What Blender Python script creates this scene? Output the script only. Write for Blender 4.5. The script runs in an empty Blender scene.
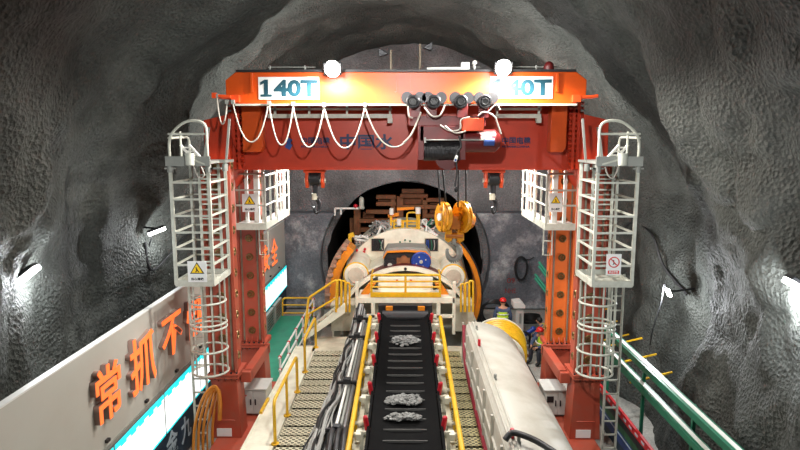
import bpy, bmesh, math, random
from mathutils import Vector, Matrix, noise, Quaternion

random.seed(7)
SC = bpy.context.scene
COL = SC.collection
V = Vector
PI = math.pi

# ------------------------------------------------------------------ camera
F = 600.0
TH = math.atan(85.0 / F)
YAW = math.atan(5.5 * math.cos(TH) / F)
CAMZ = 7.0
cam_d = bpy.data.cameras.new('camera')
cam = bpy.data.objects.new('camera', cam_d)
COL.objects.link(cam)
cam.location = (0, 0, CAMZ)
cam.rotation_euler = (PI / 2 - TH, 0, YAW)
cam_d.sensor_width = 36.0
cam_d.lens = 36.0 * F / 800.0
cam_d.clip_start = 0.1
cam_d.clip_end = 300
SC.camera = cam
RC = cam.rotation_euler.to_matrix()


def ray(u, v):
    return RC @ V(((u - 400.0) / F, -(v - 225.0) / F, -1.0))


def P(u, v, Y):
    """point of the place seen at (u, v) at the distance Y down the tunnel"""
    d = ray(u, v)
    return V((0, 0, CAMZ)) + d * (Y / d.y)


def PX(u, v, X):
    d = ray(u, v)
    return V((0, 0, CAMZ)) + d * (X / d.x)


def PZ(u, v, Z):
    d = ray(u, v)
    return V((0, 0, CAMZ)) + d * ((Z - CAMZ) / d.z)


# ------------------------------------------------------------------ materials
def newmat(name):
    m = bpy.data.materials.new(name)
    m.use_nodes = True
    nt = m.node_tree
    return m, nt, nt.nodes['Principled BSDF']


def srgb(r, g, b):
    f = lambda c: c / 11.95 if c <= 0.04045 else ((c + 0.055) / 1.055) ** 2.4
    return (f(r / 255), f(g / 255), f(b / 255), 1)


def paint(name, rgb, rough=0.5, metal=0.0, dirt=None, amt=0.35, scale=3.0, bump=0.0, bscale=40, spec=0.5):
    m, nt, b = newmat(name)
    b.inputs['Roughness'].default_value = rough
    b.inputs['Metallic'].default_value = metal
    b.inputs['Specular IOR Level'].default_value = spec
    c = srgb(*rgb)
    tc = nt.nodes.new('ShaderNodeTexCoord')
    n = nt.nodes.new('ShaderNodeTexNoise')
    n.inputs['Scale'].default_value = scale
    n.inputs['Detail'].default_value = 6
    n.inputs['Roughness'].default_value = 0.65
    nt.links.new(tc.outputs['Object'], n.inputs['Vector'])
    r = nt.nodes.new('ShaderNodeValToRGB')
    r.color_ramp.elements[0].position = 0.42
    r.color_ramp.elements[1].position = 0.72
    d = srgb(*dirt) if dirt else tuple(x * 0.55 for x in c[:3]) + (1,)
    r.color_ramp.elements[0].color = c
    r.color_ramp.elements[1].color = tuple(c[i] * (1 - amt) + d[i] * amt for i in range(3)) + (1,)
    nt.links.new(n.outputs['Fac'], r.inputs['Fac'])
    nt.links.new(r.outputs['Color'], b.inputs['Base Color'])
    if bump:
        n2 = nt.nodes.new('ShaderNodeTexNoise')
        n2.inputs['Scale'].default_value = bscale
        n2.inputs['Detail'].default_value = 4
        nt.links.new(tc.outputs['Object'], n2.inputs['Vector'])
        bp = nt.nodes.new('ShaderNodeBump')
        bp.inputs['Strength'].default_value = bump
        bp.inputs['Distance'].default_value = 0.02
        nt.links.new(n2.outputs['Fac'], bp.inputs['Height'])
        nt.links.new(bp.outputs['Normal'], b.inputs['Normal'])
    return m


def glow(name, rgb, strength):
    m, nt, b = newmat(name)
    b.inputs['Base Color'].default_value = srgb(*rgb)
    b.inputs['Emission Color'].default_value = srgb(*rgb)
    b.inputs['Emission Strength'].default_value = strength
    return m


def shotcrete(name, c0, c1, c2, scale=0.5, bump=0.9, dist=0.12):
    m, nt, b = newmat(name)
    N, L = nt.nodes, nt.links
    b.inputs['Roughness'].default_value = 0.62
    b.inputs['Specular IOR Level'].default_value = 0.35
    tc = N.new('ShaderNodeTexCoord')
    n = N.new('ShaderNodeTexNoise')
    n.inputs['Scale'].default_value = scale
    n.inputs['Detail'].default_value = 9
    n.inputs['Roughness'].default_value = 0.62
    L.new(tc.outputs['Object'], n.inputs['Vector'])
    r = N.new('ShaderNodeValToRGB')
    e = r.color_ramp.elements
    e[0].position, e[0].color = 0.32, srgb(*c0)
    e[1].position, e[1].color = 0.72, srgb(*c2)
    k = e.new(0.52)
    k.color = srgb(*c1)
    L.new(n.outputs['Fac'], r.inputs['Fac'])
    g = N.new('ShaderNodeTexNoise')
    g.inputs['Scale'].default_value = 16
    g.inputs['Detail'].default_value = 5
    g.inputs['Roughness'].default_value = 0.7
    L.new(tc.outputs['Object'], g.inputs['Vector'])
    mx = N.new('ShaderNodeMix')
    mx.data_type = 'RGBA'
    mx.blend_type = 'OVERLAY'
    mx.inputs['Factor'].default_value = 0.8
    L.new(r.outputs['Color'], mx.inputs[6])
    L.new(g.outputs['Fac'], mx.inputs[7])
    L.new(mx.outputs[2], b.inputs['Base Color'])
    h = N.new('ShaderNodeMath')
    h.operation = 'MULTIPLY_ADD'
    v = N.new('ShaderNodeTexVoronoi')
    v.inputs['Scale'].default_value = 15
    L.new(tc.outputs['Object'], v.inputs['Vector'])
    L.new(v.outputs['Distance'], h.inputs[0])
    h.inputs[1].default_value = 0.8
    L.new(g.outputs['Fac'], h.inputs[2])
    bp = N.new('ShaderNodeBump')
    bp.inputs['Strength'].default_value = bump
    bp.inputs['Distance'].default_value = dist
    L.new(h.outputs[0], bp.inputs['Height'])
    L.new(bp.outputs['Normal'], b.inputs['Normal'])
    return m


def grating(name, rgb, hole, sx=14.0):
    """raised plank with rows of diamond openings"""
    m, nt, b = newmat(name)
    N, L = nt.nodes, nt.links
    b.inputs['Roughness'].default_value = 0.55
    tc = N.new('ShaderNodeTexCoord')
    mp = N.new('ShaderNodeMapping')
    mp.inputs['Rotation'].default_value = (0, 0, PI / 4)
    mp.inputs['Scale'].default_value = (sx, sx, 1)
    L.new(tc.outputs['Object'], mp.inputs['Vector'])
    v = N.new('ShaderNodeTexVoronoi')
    v.voronoi_dimensions = '2D'
    v.inputs['Randomness'].default_value = 0
    v.inputs['Scale'].default_value = 1.0
    L.new(mp.outputs['Vector'], v.inputs['Vector'])
    r = N.new('ShaderNodeValToRGB')
    e = r.color_ramp.elements
    e[0].position, e[0].color = 0.36, srgb(*hole)
    e[1].position, e[1].color = 0.42, srgb(*rgb)
    L.new(v.outputs['Distance'], r.inputs['Fac'])
    L.new(r.outputs['Color'], b.inputs['Base Color'])
    bp = N.new('ShaderNodeBump')
    bp.inputs['Strength'].default_value = 0.6
    bp.inputs['Distance'].default_value = 0.03
    L.new(r.outputs['Color'], bp.inputs['Height'])
    L.new(bp.outputs['Normal'], b.inputs['Normal'])
    return m


M = dict(
    orange=paint('orange_crane_paint', (204, 78, 16), 0.36, dirt=(140, 52, 26), amt=0.35, scale=2.2, bump=0.06),
    red=paint('red_crane_paint', (184, 52, 22), 0.42, dirt=(128, 40, 24), amt=0.4, scale=2.0, bump=0.06),
    leg=paint('dusty_leg_paint', (170, 70, 48), 0.5, dirt=(140, 92, 74), amt=0.5, scale=2.6, bump=0.06),
    legp_lit=paint('warm_lit_leg_paint', (212, 100, 34), 0.45, dirt=(170, 84, 44), amt=0.4, scale=2.4, bump=0.06),  # warm glow on the right rear leg is put into this colour
    legworn=paint('worn_slide_strip', (128, 116, 98), 0.5, dirt=(80, 66, 50), amt=0.6, scale=6),
    darkred=paint('dark_red_hoist_paint', (92, 20, 20), 0.45, amt=0.4),
    hook_orange=paint('bright_orange_paint', (235, 80, 30), 0.4, dirt=(150, 60, 30)),
    galv=paint('pale_grey_metal_paint', (190, 192, 180), 0.45, metal=0.0, dirt=(134, 130, 116), amt=0.45, scale=8),
    galv_d=paint('galvanised_grey', (150, 152, 146), 0.5, metal=0.3, amt=0.3, scale=6),
    white=paint('white_paint', (232, 232, 226), 0.45, dirt=(180, 176, 160), amt=0.3),
    cream=paint('cream_machine_paint', (234, 232, 212), 0.42, dirt=(176, 164, 136), amt=0.45, scale=2.5, bump=0.05),
    cream_d=paint('dusty_cream_paint', (205, 198, 176), 0.55, dirt=(140, 126, 100), amt=0.55, scale=3),
    tank=paint('dusty_white_tank_paint', (188, 185, 174), 0.5, dirt=(150, 142, 124), amt=0.5, scale=1.6, bump=0.08, bscale=12),
    yellow=paint('yellow_rail_paint', (226, 178, 34), 0.42, dirt=(150, 110, 30), amt=0.4, scale=6),
    gold=paint('golden_yellow_hook_paint', (226, 158, 22), 0.4, dirt=(150, 92, 14), amt=0.5, scale=5),
    block=paint('amber_brown_hook_paint', (190, 112, 20), 0.45, dirt=(110, 62, 14), amt=0.5, scale=5),
    yorange=paint('amber_machine_paint', (232, 140, 24), 0.42, dirt=(160, 90, 30), amt=0.4, scale=3),
    rust=paint('rusty_brown_steel', (142, 90, 50), 0.6, dirt=(90, 56, 34), amt=0.7, scale=4),
    pinkbrown=paint('worn_segment_lining', (176, 140, 116), 0.7, dirt=(110, 84, 66), amt=0.6, scale=5),
    black=paint('black_rubber', (26, 26, 28), 0.45, amt=0.3, dirt=(60, 60, 60)),
    belt=paint('black_belt_rubber', (9, 9, 10), 0.85, dirt=(22, 21, 20), amt=0.5, scale=6, spec=.12),
    belt_line=paint('dusty_belt_cleat', (98, 97, 94), 0.7, amt=0.3),
    steel_d=paint('dark_steel', (58, 58, 60), 0.4, metal=0.6, amt=0.4),
    steel=paint('bright_steel', (170, 170, 170), 0.3, metal=0.8, amt=0.3),
    brass=paint('greased_bush_steel', (120, 96, 56), 0.35, metal=0.6, amt=0.5),
    cable=paint('grey_cable_sheath', (168, 162, 152), 0.5, amt=0.3),
    bcable=paint('black_cable_sheath', (26, 26, 28), 0.38, dirt=(60, 60, 58), amt=0.4, scale=8),
    gcable=paint('dusty_grey_hose', (160, 160, 156), 0.45, amt=0.4, scale=8),
    ocable=paint('orange_hose', (206, 128, 40), 0.5, amt=0.4),
    cabinet=paint('light_grey_cabinet_paint', (196, 196, 190), 0.45, dirt=(150, 146, 136), amt=0.35),
    blue=paint('blue_motor_paint', (30, 66, 150), 0.4, amt=0.3),
    logo=paint('blue_logo_paint', (36, 70, 140), 0.5, amt=0.2),
    navy_text=paint('navy_lettering', (24, 30, 74), 0.5, amt=0.2),
    teal_text=paint('dark_teal_lettering', (8, 60, 74), 0.5, amt=0.1),
    board=paint('white_sign_board', (226, 226, 222), 0.4, amt=0.1),
    sign=paint('white_warning_plate', (226, 228, 226), 0.5, amt=0.15),
    sign_y=paint('yellow_sign_ink', (240, 200, 20), 0.5, amt=0.05),
    sign_r=paint('red_sign_ink', (206, 40, 36), 0.5, amt=0.05),
    sign_k=paint('black_sign_ink', (24, 24, 24), 0.5, amt=0.05),
    hoard=paint('greige_board_paint', (186, 184, 175), 0.42, dirt=(170, 162, 152), amt=0.35, scale=0.8),
    hoard_w=paint('white_board_edge', (226, 226, 222), 0.45, amt=0.1),
    letter_side=paint('letter_return_grey', (170, 140, 130), 0.5, amt=0.1),
    letter=glow('lit_orange_red_letter', (255, 112, 52), 1.15),
    led=glow('white_light_box_face', (244, 252, 252), 1.15),
    led_c=glow('cyan_light_box_edge', (40, 230, 240), 0.85),
    navy=paint('navy_banner', (20, 46, 66), 0.5, amt=0.2),
    chars=paint('pale_banner_lettering', (172, 190, 200), 0.5, amt=0.1),
    green=paint('green_rail_paint', (28, 110, 82), 0.45, dirt=(40, 70, 60), amt=0.4, scale=4),
    green_l=paint('green_floor_coating', (44, 150, 118), 0.5, dirt=(40, 100, 84), amt=0.4, scale=3),
    b_red=paint('red_banner_band', (190, 34, 42), 0.5, amt=0.2),
    b_blue=paint('blue_banner_band', (36, 62, 120), 0.5, amt=0.2),
    b_green=paint('green_banner_band', (44, 96, 62), 0.5, amt=0.2),
    capred=paint('red_roller_cap', (196, 26, 44), 0.4, amt=0.2),
    magenta=paint('dark_red_hose', (140, 30, 50), 0.45, amt=0.3),
    vest=paint('lime_vest_fabric', (196, 230, 50), 0.8, amt=0.15, bump=0.2),
    reflect=paint('silver_reflective_tape', (220, 222, 215), 0.4, amt=0.1),
    cloth_b=paint('blue_grey_work_cloth', (70, 84, 112), 0.85, amt=0.4, bump=0.2),
    cloth_d=paint('dark_work_trousers', (44, 46, 54), 0.85, amt=0.3, bump=0.2),
    skin=paint('skin', (190, 140, 110), 0.55, amt=0.1),
    hair=paint('black_hair', (22, 20, 18), 0.6, amt=0.1),
    helmet=paint('red_helmet_plastic', (214, 40, 36), 0.3, amt=0.1),
    boot=paint('black_boot_leather', (28, 27, 26), 0.5, amt=0.2),
    wood=paint('plywood_board', (168, 142, 104), 0.7, dirt=(110, 86, 56), amt=0.5, scale=4),
    stone=paint('pale_broken_rock', (150, 150, 147), 0.85, dirt=(86, 86, 84), amt=0.6, scale=9, bump=0.5),
    lamp=glow('lamp_face', (255, 255, 250), 14.0),
    graff=paint('red_marking_paint', (150, 50, 46), 0.7, amt=0.3),
    grate=grating('perforated_tread_metal', (204, 197, 168), (78, 71, 54), 11.0),
    grate_y=grating('perforated_walkway_metal', (186, 176, 130), (66, 60, 40), 12.0),
    wall=shotcrete('sprayed_concrete_wall', (52, 55, 52), (74, 77, 73), (104, 106, 101), 0.45, 1.0, 0.09),
    headwall=shotcrete('sprayed_concrete_headwall', (96, 96, 96), (128, 129, 130), (160, 161, 162), 0.55, 0.6, 0.08),
    patch=shotcrete('grey_rendered_concrete', (92, 96, 102), (108, 112, 118), (198, 200, 200), 0.8, 0.4, 0.05),
    floor=shotcrete('wet_concrete_floor', (150, 148, 142), (172, 170, 162), (192, 190, 182), 0.6, 0.3, 0.03),
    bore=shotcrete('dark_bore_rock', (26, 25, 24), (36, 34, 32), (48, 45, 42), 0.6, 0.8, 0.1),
)


# ------------------------------------------------------------------ geometry helpers
class MB:
    def __init__(self):
        self.bm = bmesh.new()
        self.mi = 0

    def _fin(self, faces):
        for f in faces:
            f.material_index = self.mi

    def mat(self, i):
        self.mi = i
        return self

    def box(self, x0, x1, y0, y1, z0, z1):
        if x0 > x1: x0, x1 = x1, x0
        if y0 > y1: y0, y1 = y1, y0
        if z0 > z1: z0, z1 = z1, z0
        vs = [self.bm.verts.new((x, y, z)) for x in (x0, x1) for y in (y0, y1) for z in (z0, z1)]
        q = [(0, 1, 3, 2), (4, 6, 7, 5), (0, 4, 5, 1), (2, 3, 7, 6), (0, 2, 6, 4), (1, 5, 7, 3)]
        self._fin([self.bm.faces.new([vs[i] for i in f]) for f in q])
        return self

    def bar(self, a, b, w, h=None, up=(0, 0, 1)):
        a, b = V(a), V(b)
        h = h or w
        d = (b - a).normalized()
        up = V(up)
        if abs(d.dot(up)) > 0.98:
            up = V((0, 1, 0))
        s = d.cross(up).normalized()
        t = s.cross(d).normalized()
        vs = []
        for p in (a, b):
            for i, j in ((-1, -1), (1, -1), (1, 1), (-1, 1)):
                vs.append(self.bm.verts.new(p + s * (i * w / 2) + t * (j * h / 2)))
        fs = [(0, 1, 2, 3), (7, 6, 5, 4)] + [(i, i + 4, (i + 1) % 4 + 4, (i + 1) % 4) for i in range(4)]
        self._fin([self.bm.faces.new([vs[i] for i in f]) for f in fs])
        return self

    def cyl(self, a, b, r, r2=None, seg=16):
        a, b = V(a), V(b)
        r2 = r if r2 is None else r2
        d = (b - a).normalized()
        s = d.orthogonal().normalized()
        t = d.cross(s)
        rings = []
        for p, q in ((a, r), (b, r2)):
            rings.append([self.bm.verts.new(p + (s * math.cos(2 * PI * k / seg) + t * math.sin(2 * PI * k / seg)) * q) for k in range(seg)])
        fs = [self.bm.faces.new([rings[0][k], rings[0][(k + 1) % seg], rings[1][(k + 1) % seg], rings[1][k]]) for k in range(seg)]
        fs.append(self.bm.faces.new(rings[0][::-1]))
        fs.append(self.bm.faces.new(rings[1]))
        self._fin(fs)
        return self

    def tube(self, pts, r, seg=8, closed=False):
        pts = [V(p) for p in pts]
        n = len(pts)
        prev = None
        rings = []
        for i in range(n):
            if closed:
                d = pts[(i + 1) % n] - pts[i - 1]
            else:
                d = pts[min(i + 1, n - 1)] - pts[max(i - 1, 0)]
            d = d.normalized() if d.length > 1e-9 else V((0, 0, 1))
            s = d.orthogonal().normalized() if prev is None else (prev - d * prev.dot(d)).normalized()
            prev = s
            t = d.cross(s)
            rings.append([self.bm.verts.new(pts[i] + (s * math.cos(2 * PI * k / seg) + t * math.sin(2 * PI * k / seg)) * r) for k in range(seg)])
        fs = []
        for i in range(n if closed else n - 1):
            A, B = rings[i], rings[(i + 1) % n]
            fs += [self.bm.faces.new([A[k], A[(k + 1) % seg], B[(k + 1) % seg], B[k]]) for k in range(seg)]
        if not closed:
            fs.append(self.bm.faces.new(rings[0][::-1]))
            fs.append(self.bm.faces.new(rings[-1]))
        self._fin(fs)
        return self

    def ring(self, c, axis, R, r, n=32, seg=8, a0=0, a1=2 * PI):
        c, axis = V(c), V(axis).normalized()
        s = axis.orthogonal().normalized()
        if abs(axis.z) > 0.9: s = V((1, 0, 0))
        if abs(axis.y) > 0.9: s = V((1, 0, 0))
        if abs(axis.x) > 0.9: s = V((0, 1, 0))
        t = axis.cross(s)
        full = abs(a1 - a0 - 2 * PI) < 1e-6
        m = n if full else n + 1
        pts = [c + (s * math.cos(a0 + (a1 - a0) * k / n) + t * math.sin(a0 + (a1 - a0) * k / n)) * R for k in range(m)]
        return self.tube(pts, r, seg, closed=full)

    def prism(self, pts, vec):
        pts = [V(p) for p in pts]
        vec = V(vec)
        A = [self.bm.verts.new(p) for p in pts]
        B = [self.bm.verts.new(p + vec) for p in pts]
        n = len(pts)
        fs = [self.bm.faces.new(A[::-1]), self.bm.faces.new(B)]
        fs += [self.bm.faces.new([A[i], A[(i + 1) % n], B[(i + 1) % n], B[i]]) for i in range(n)]
        self._fin(fs)
        return self

    def strip(self, A, B, vec):
        """band between two polylines, given a thickness by vec"""
        vec = V(vec)
        a = [self.bm.verts.new(V(p)) for p in A]
        b = [self.bm.verts.new(V(p)) for p in B]
        a2 = [self.bm.verts.new(V(p) + vec) for p in A]
        b2 = [self.bm.verts.new(V(p) + vec) for p in B]
        fs = []
        n = len(A)
        for i in range(n - 1):
            fs.append(self.bm.faces.new([a[i], a[i + 1], b[i + 1], b[i]]))
            fs.append(self.bm.faces.new([a2[i], b2[i], b2[i + 1], a2[i + 1]]))
            fs.append(self.bm.faces.new([a[i], a2[i], a2[i + 1], a[i + 1]]))
            fs.append(self.bm.faces.new([b[i], b[i + 1], b2[i + 1], b2[i]]))
        fs.append(self.bm.faces.new([a[0], b[0], b2[0], a2[0]]))
        fs.append(self.bm.faces.new([a[-1], a2[-1], b2[-1], b[-1]]))
        self._fin(fs)
        return self

    def ball(self, c, r, sx=1, sy=1, sz=1, sub=2):
        m = Matrix.Translation(V(c)) @ Matrix.Diagonal((sx, sy, sz, 1))
        ret = bmesh.ops.create_icosphere(self.bm, subdivisions=sub, radius=r, matrix=m)
        fs = set()
        for v in ret['verts']:
            fs.update(v.link_faces)
        self._fin(fs)
        return self

    def mesh(self, me, mtx):
        n0 = len(self.bm.verts)
        f0 = len(self.bm.faces)
        self.bm.from_mesh(me)
        self.bm.verts.ensure_lookup_table()
        self.bm.faces.ensure_lookup_table()
        for v in self.bm.verts[n0:]:
            v.co = mtx @ v.co
        self._fin(self.bm.faces[f0:])
        return self

    def build(self, name, mats, parent=None, bevel=0.0, origin=None, smooth=True, recalc=True):
        if recalc:
            bmesh.ops.recalc_face_normals(self.bm, faces=self.bm.faces[:])
        if not isinstance(mats, (list, tuple)):
            mats = [mats]
        off = V((0, 0, 0))
        p = parent
        while p is not None:
            off += p.location
            p = p.parent
        if parent is None:
            if origin is None:
                xs = [v.co for v in self.bm.verts]
                lo = V((min(c[i] for c in xs) for i in range(3)))
                hi = V((max(c[i] for c in xs) for i in range(3)))
                origin = V(((lo.x + hi.x) / 2, (lo.y + hi.y) / 2, lo.z))
            off = V(origin)
        for v in self.bm.verts:
            v.co -= off
        me = bpy.data.meshes.new(name)
        self.bm.to_mesh(me)
        self.bm.free()
        for m in mats:
            me.materials.append(m)
        if smooth:
            me.polygons.foreach_set('use_smooth', [True] * len(me.polygons))
            me.set_sharp_from_angle(angle=math.radians(38))
        o = bpy.data.objects.new(name, me)
        COL.objects.link(o)
        if parent is None:
            o.location = off
        else:
            o.parent = parent
        if bevel:
            b = o.modifiers.new('bevel', 'BEVEL')
            b.width = bevel
            b.segments = 2
            b.limit_method = 'ANGLE'
        return o


def tag(o, label=None, cat=None, group=None, kind=None):
    if label: o['label'] = label
    if cat: o['category'] = cat
    if group: o['group'] = group
    if kind: o['kind'] = kind
    return o


def thing(name, label, cat, loc, group=None):
    o = bpy.data.objects.new(name, None)
    o.empty_display_size = 0.1
    COL.objects.link(o)
    o.location = V(loc)
    return tag(o, label, cat, group)


def copy_tree(o, parent=None, delta=None):
    c = o.copy()
    COL.objects.link(c)
    if parent is not None:
        c.parent = parent
    if delta is not None:
        c.location = o.location + V(delta)
    for ch in list(o.children):
        copy_tree(ch, c)
    return c


def text_mesh(s, bold=0.0, extrude=0.0):
    cu = bpy.data.curves.new('t', 'FONT')
    cu.body = s
    cu.size = 1
    cu.offset = bold
    cu.extrude = extrude
    cu.resolution_u = 3
    cu.align_x = 'LEFT'
    o = bpy.data.objects.new('t', cu)
    COL.objects.link(o)
    dg = bpy.context.evaluated_depsgraph_get()
    me = bpy.data.meshes.new_from_object(o.evaluated_get(dg))
    COL.objects.unlink(o)
    bpy.data.objects.remove(o)
    return me


def add_text(mb, s, origin, ux, uy, w, h, bold=0.0, depth=0.004):
    """fit text s in the rectangle origin + ux*w, uy*h; ux, uy unit vectors"""
    me = text_mesh(s, bold, 0.5)
    xs = [v.co.x for v in me.vertices]
    ys = [v.co.y for v in me.vertices]
    x0, x1, y0, y1 = min(xs), max(xs), min(ys), max(ys)
    ux, uy = V(ux), V(uy)
    n = ux.cross(uy)
    m = Matrix.Identity(4)
    sx, sy = w / (x1 - x0), h / (y1 - y0)
    for i in range(3):
        m[i][0] = ux[i] * sx
        m[i][1] = uy[i] * sy
        m[i][2] = n[i] * depth
        m[i][3] = V(origin)[i] - ux[i] * sx * x0 - uy[i] * sy * y0 + n[i] * depth * 0.5
    mb.mesh(me, m)
    bpy.data.meshes.remove(me)


def arc(c, R, a0, a1, n, plane='xz'):
    out = []
    for k in range(n + 1):
        a = a0 + (a1 - a0) * k / n
        out.append(V((c[0] + R * math.cos(a), c[1], c[2] + R * math.sin(a))))
    return out


def smooth_path(pts, n=8):
    """Catmull-Rom through pts"""
    pts = [V(p) for p in pts]
    out = []
    for i in range(len(pts) - 1):
        p0 = pts[max(i - 1, 0)]; p1 = pts[i]; p2 = pts[i + 1]; p3 = pts[min(i + 2, len(pts) - 1)]
        for k in range(n):
            t = k / n
            out.append(0.5 * ((2 * p1) + (p2 - p0) * t + (2 * p0 - 5 * p1 + 4 * p2 - p3) * t * t + (3 * p1 - p0 - 3 * p2 + p3) * t ** 3))
    out.append(pts[-1])
    return out


def fillet(pts, r, n=5):
    """polyline with rounded corners"""
    pts = [V(p) for p in pts]
    out = [pts[0]]
    for i in range(1, len(pts) - 1):
        a, b, c = pts[i - 1], pts[i], pts[i + 1]
        q = min(r, (a - b).length * .45, (c - b).length * .45)
        p0, p2 = b + (a - b).normalized() * q, b + (c - b).normalized() * q
        for k in range(n + 1):
            t = k / n
            out.append(p0 * (1 - t) ** 2 + b * (2 * t * (1 - t)) + p2 * t ** 2)
    out.append(pts[-1])
    return out


def sag(a, b, drop, n=14):
    a, b = V(a), V(b)
    return [a.lerp(b, k / n) - V((0, 0, drop * (1 - (2 * k / n - 1) ** 2))) for k in range(n + 1)]


# ================================================================== SETTING
W, SPR = 6.3, 4.6
Y0, Y1 = -8.0, 25.2


def prof(t):
    """t in 0..1 along the tunnel section, left foot to right foot: point and inward normal"""
    Ls, La = SPR, PI * W
    tot = 2 * Ls + La
    s = t * tot
    if s < Ls:
        return V((-W, 0, s)), V((1, 0, 0))
    if s < Ls + La:
        a = PI - (s - Ls) / W
        return V((W * math.cos(a), 0, SPR + W * math.sin(a))), V((-math.cos(a), 0, -math.sin(a)))
    return V((W, 0, SPR - (s - Ls - La))), V((-1, 0, 0))


def sstep(a, b, x):
    t = max(0, min(1, (x - a) / (b - a)))
    return t * t * (3 - 2 * t)


def wall_pt(t, y):
    p, n = prof(t)
    q = V((p.x, y, p.z))
    d = 0.55 * noise.noise(q * 0.16 + V((3, 1, 7))) + 0.48 * noise.noise(q * 0.42 + V((9, 2, 4)))
    d += 0.30 * abs(noise.noise(q * 0.9)) + 0.07 * noise.noise(q * 2.6) + 0.03 * noise.noise(q * 6.0)
    # sprayed steel ribs
    d += 0.10 * math.exp(-((y + 0.3) % 3.6 - 1.8) ** 2 / 0.10)
    side = sstep(0.5, 0.9, abs(p.x) / W)
    if p.x > 0:
        d += 0.75 * (1 - sstep(11.2, 12.6, y + 0.12 * (p.z - 4))) * side * sstep(.6, 2.6, p.z) - 0.45 * math.exp(-((y - 14.4) / 1.6) ** 2) * side
        if p.z < 2.6:
            d += 0.6 * (1 - p.z / 2.6) * sstep(8, 11, y) * sstep(20, 16, y) if y < 20 else 0
    else:
        d += 0.45 * math.exp(-((y - 8.0) / 1.6) ** 2) * side - 0.3 * math.exp(-((y - 12.0) / 1.5) ** 2) * side
    f = sstep(25.2, 23.5, y) * 0.7 + 0.3
    return q + n * (d * f)


def wall_part(name, t0, t1, nt, ny):
    mb = MB()
    g = [[mb.bm.verts.new(wall_pt(t0 + (t1 - t0) * i / nt, Y0 + (Y1 - Y0) * j / ny)) for j in range(ny + 1)] for i in range(nt + 1)]
    for i in range(nt):
        for j in range(ny):
            mb.bm.faces.new([g[i][j], g[i][j + 1], g[i + 1][j + 1], g[i + 1][j]])
    o = mb.build(name, M['wall'], None, origin=(0, 0, 0), recalc=False)
    o.data.polygons.foreach_set('use_smooth', [True] * len(o.data.polygons))
    return tag(o, kind='structure')


wall_part('wall_left', 0.0, 0.27, 70, 240)
wall_part('ceiling', 0.27, 0.73, 110, 240)
wall_part('wall_right', 0.73, 1.0, 70, 240)

mb = MB()
mb.box(-7.2, 7.2, Y0, 42, -0.3, 0)
tag(mb.build('floor', M['floor'], origin=(0, 0, 0)), kind='structure')

# head wall with the bore
BZ, BR, BY = 2.05, 3.25, 25.0
mb = MB()
na, nr = 120, 26
g = []
for i in range(nr + 1):
    r = BR + (9.6 - BR) * i / nr
    row = []
    for k in range(na):
        a = 2 * PI * k / na
        x, z = r * math.cos(a), BZ + r * math.sin(a)
        q = V((x, 0, z))
        rr = 0.10 * noise.noise(q * 0.9) + 0.05 * noise.noise(q * 2.3)
        y = BY - 0.25 * noise.noise(q * 0.35) - rr + 0.02 * (z - 4) * 3
        if i == 0:
            x *= 1 + 0.03 * noise.noise(q * 1.7); z += 0.08 * noise.noise(q * 1.3)
        row.append(mb.bm.verts.new((x, y, z)))
    g.append(row)
for i in range(nr):
    for k in range(na):
        mb.bm.faces.new([g[i][k], g[i][(k + 1) % na], g[i + 1][(k + 1) % na], g[i + 1][k]])
o = mb.build('wall_back', M['headwall'], origin=(0, 0, 0))
tag(o, kind='structure')

# lower concrete block either side of the bore, with a ledge on top
for nm, s in (('trim_1', -1), ('trim_2', 1)):
    mb = MB()
    a0 = math.asin((4.05 - BZ) / 3.5)
    pts = [V((s * 3.5 * math.cos(a), 24.25, max(0, BZ + 3.5 * math.sin(a)))) for a in [a0 + (-0.6 - a0) * k / 16 for k in range(17)]]
    pts = pts + [V((s * 7, 24.25, 0)), V((s * 7, 24.25, 4.05))]
    mb.prism(pts, (0, 0.9, 0))
    tag(mb.build(nm, M['patch'], origin=(s * 5, 24.6, 0), bevel=0.06), kind='structure')

# bore lining
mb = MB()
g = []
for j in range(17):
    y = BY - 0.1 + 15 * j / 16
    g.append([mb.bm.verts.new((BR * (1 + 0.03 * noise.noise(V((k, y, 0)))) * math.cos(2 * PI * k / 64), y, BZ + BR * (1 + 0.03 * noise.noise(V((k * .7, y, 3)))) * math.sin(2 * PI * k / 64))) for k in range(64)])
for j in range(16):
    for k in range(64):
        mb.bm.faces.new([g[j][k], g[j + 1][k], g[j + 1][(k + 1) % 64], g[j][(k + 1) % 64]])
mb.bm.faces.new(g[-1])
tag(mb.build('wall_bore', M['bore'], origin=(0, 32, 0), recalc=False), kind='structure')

# ================================================================== GANTRY CRANE
GX = 3.78
YF, YFB = 12.0, 12.45
LYF, LYR = 12.55, 14.5
crane = thing('gantry_crane', 'large red-orange gantry crane spanning the tunnel on four bolted legs', 'gantry crane', (0, 13.5, 0.12))


def front_poly(px, Y):
    return [P(u, v, Y) for u, v in px]


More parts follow.
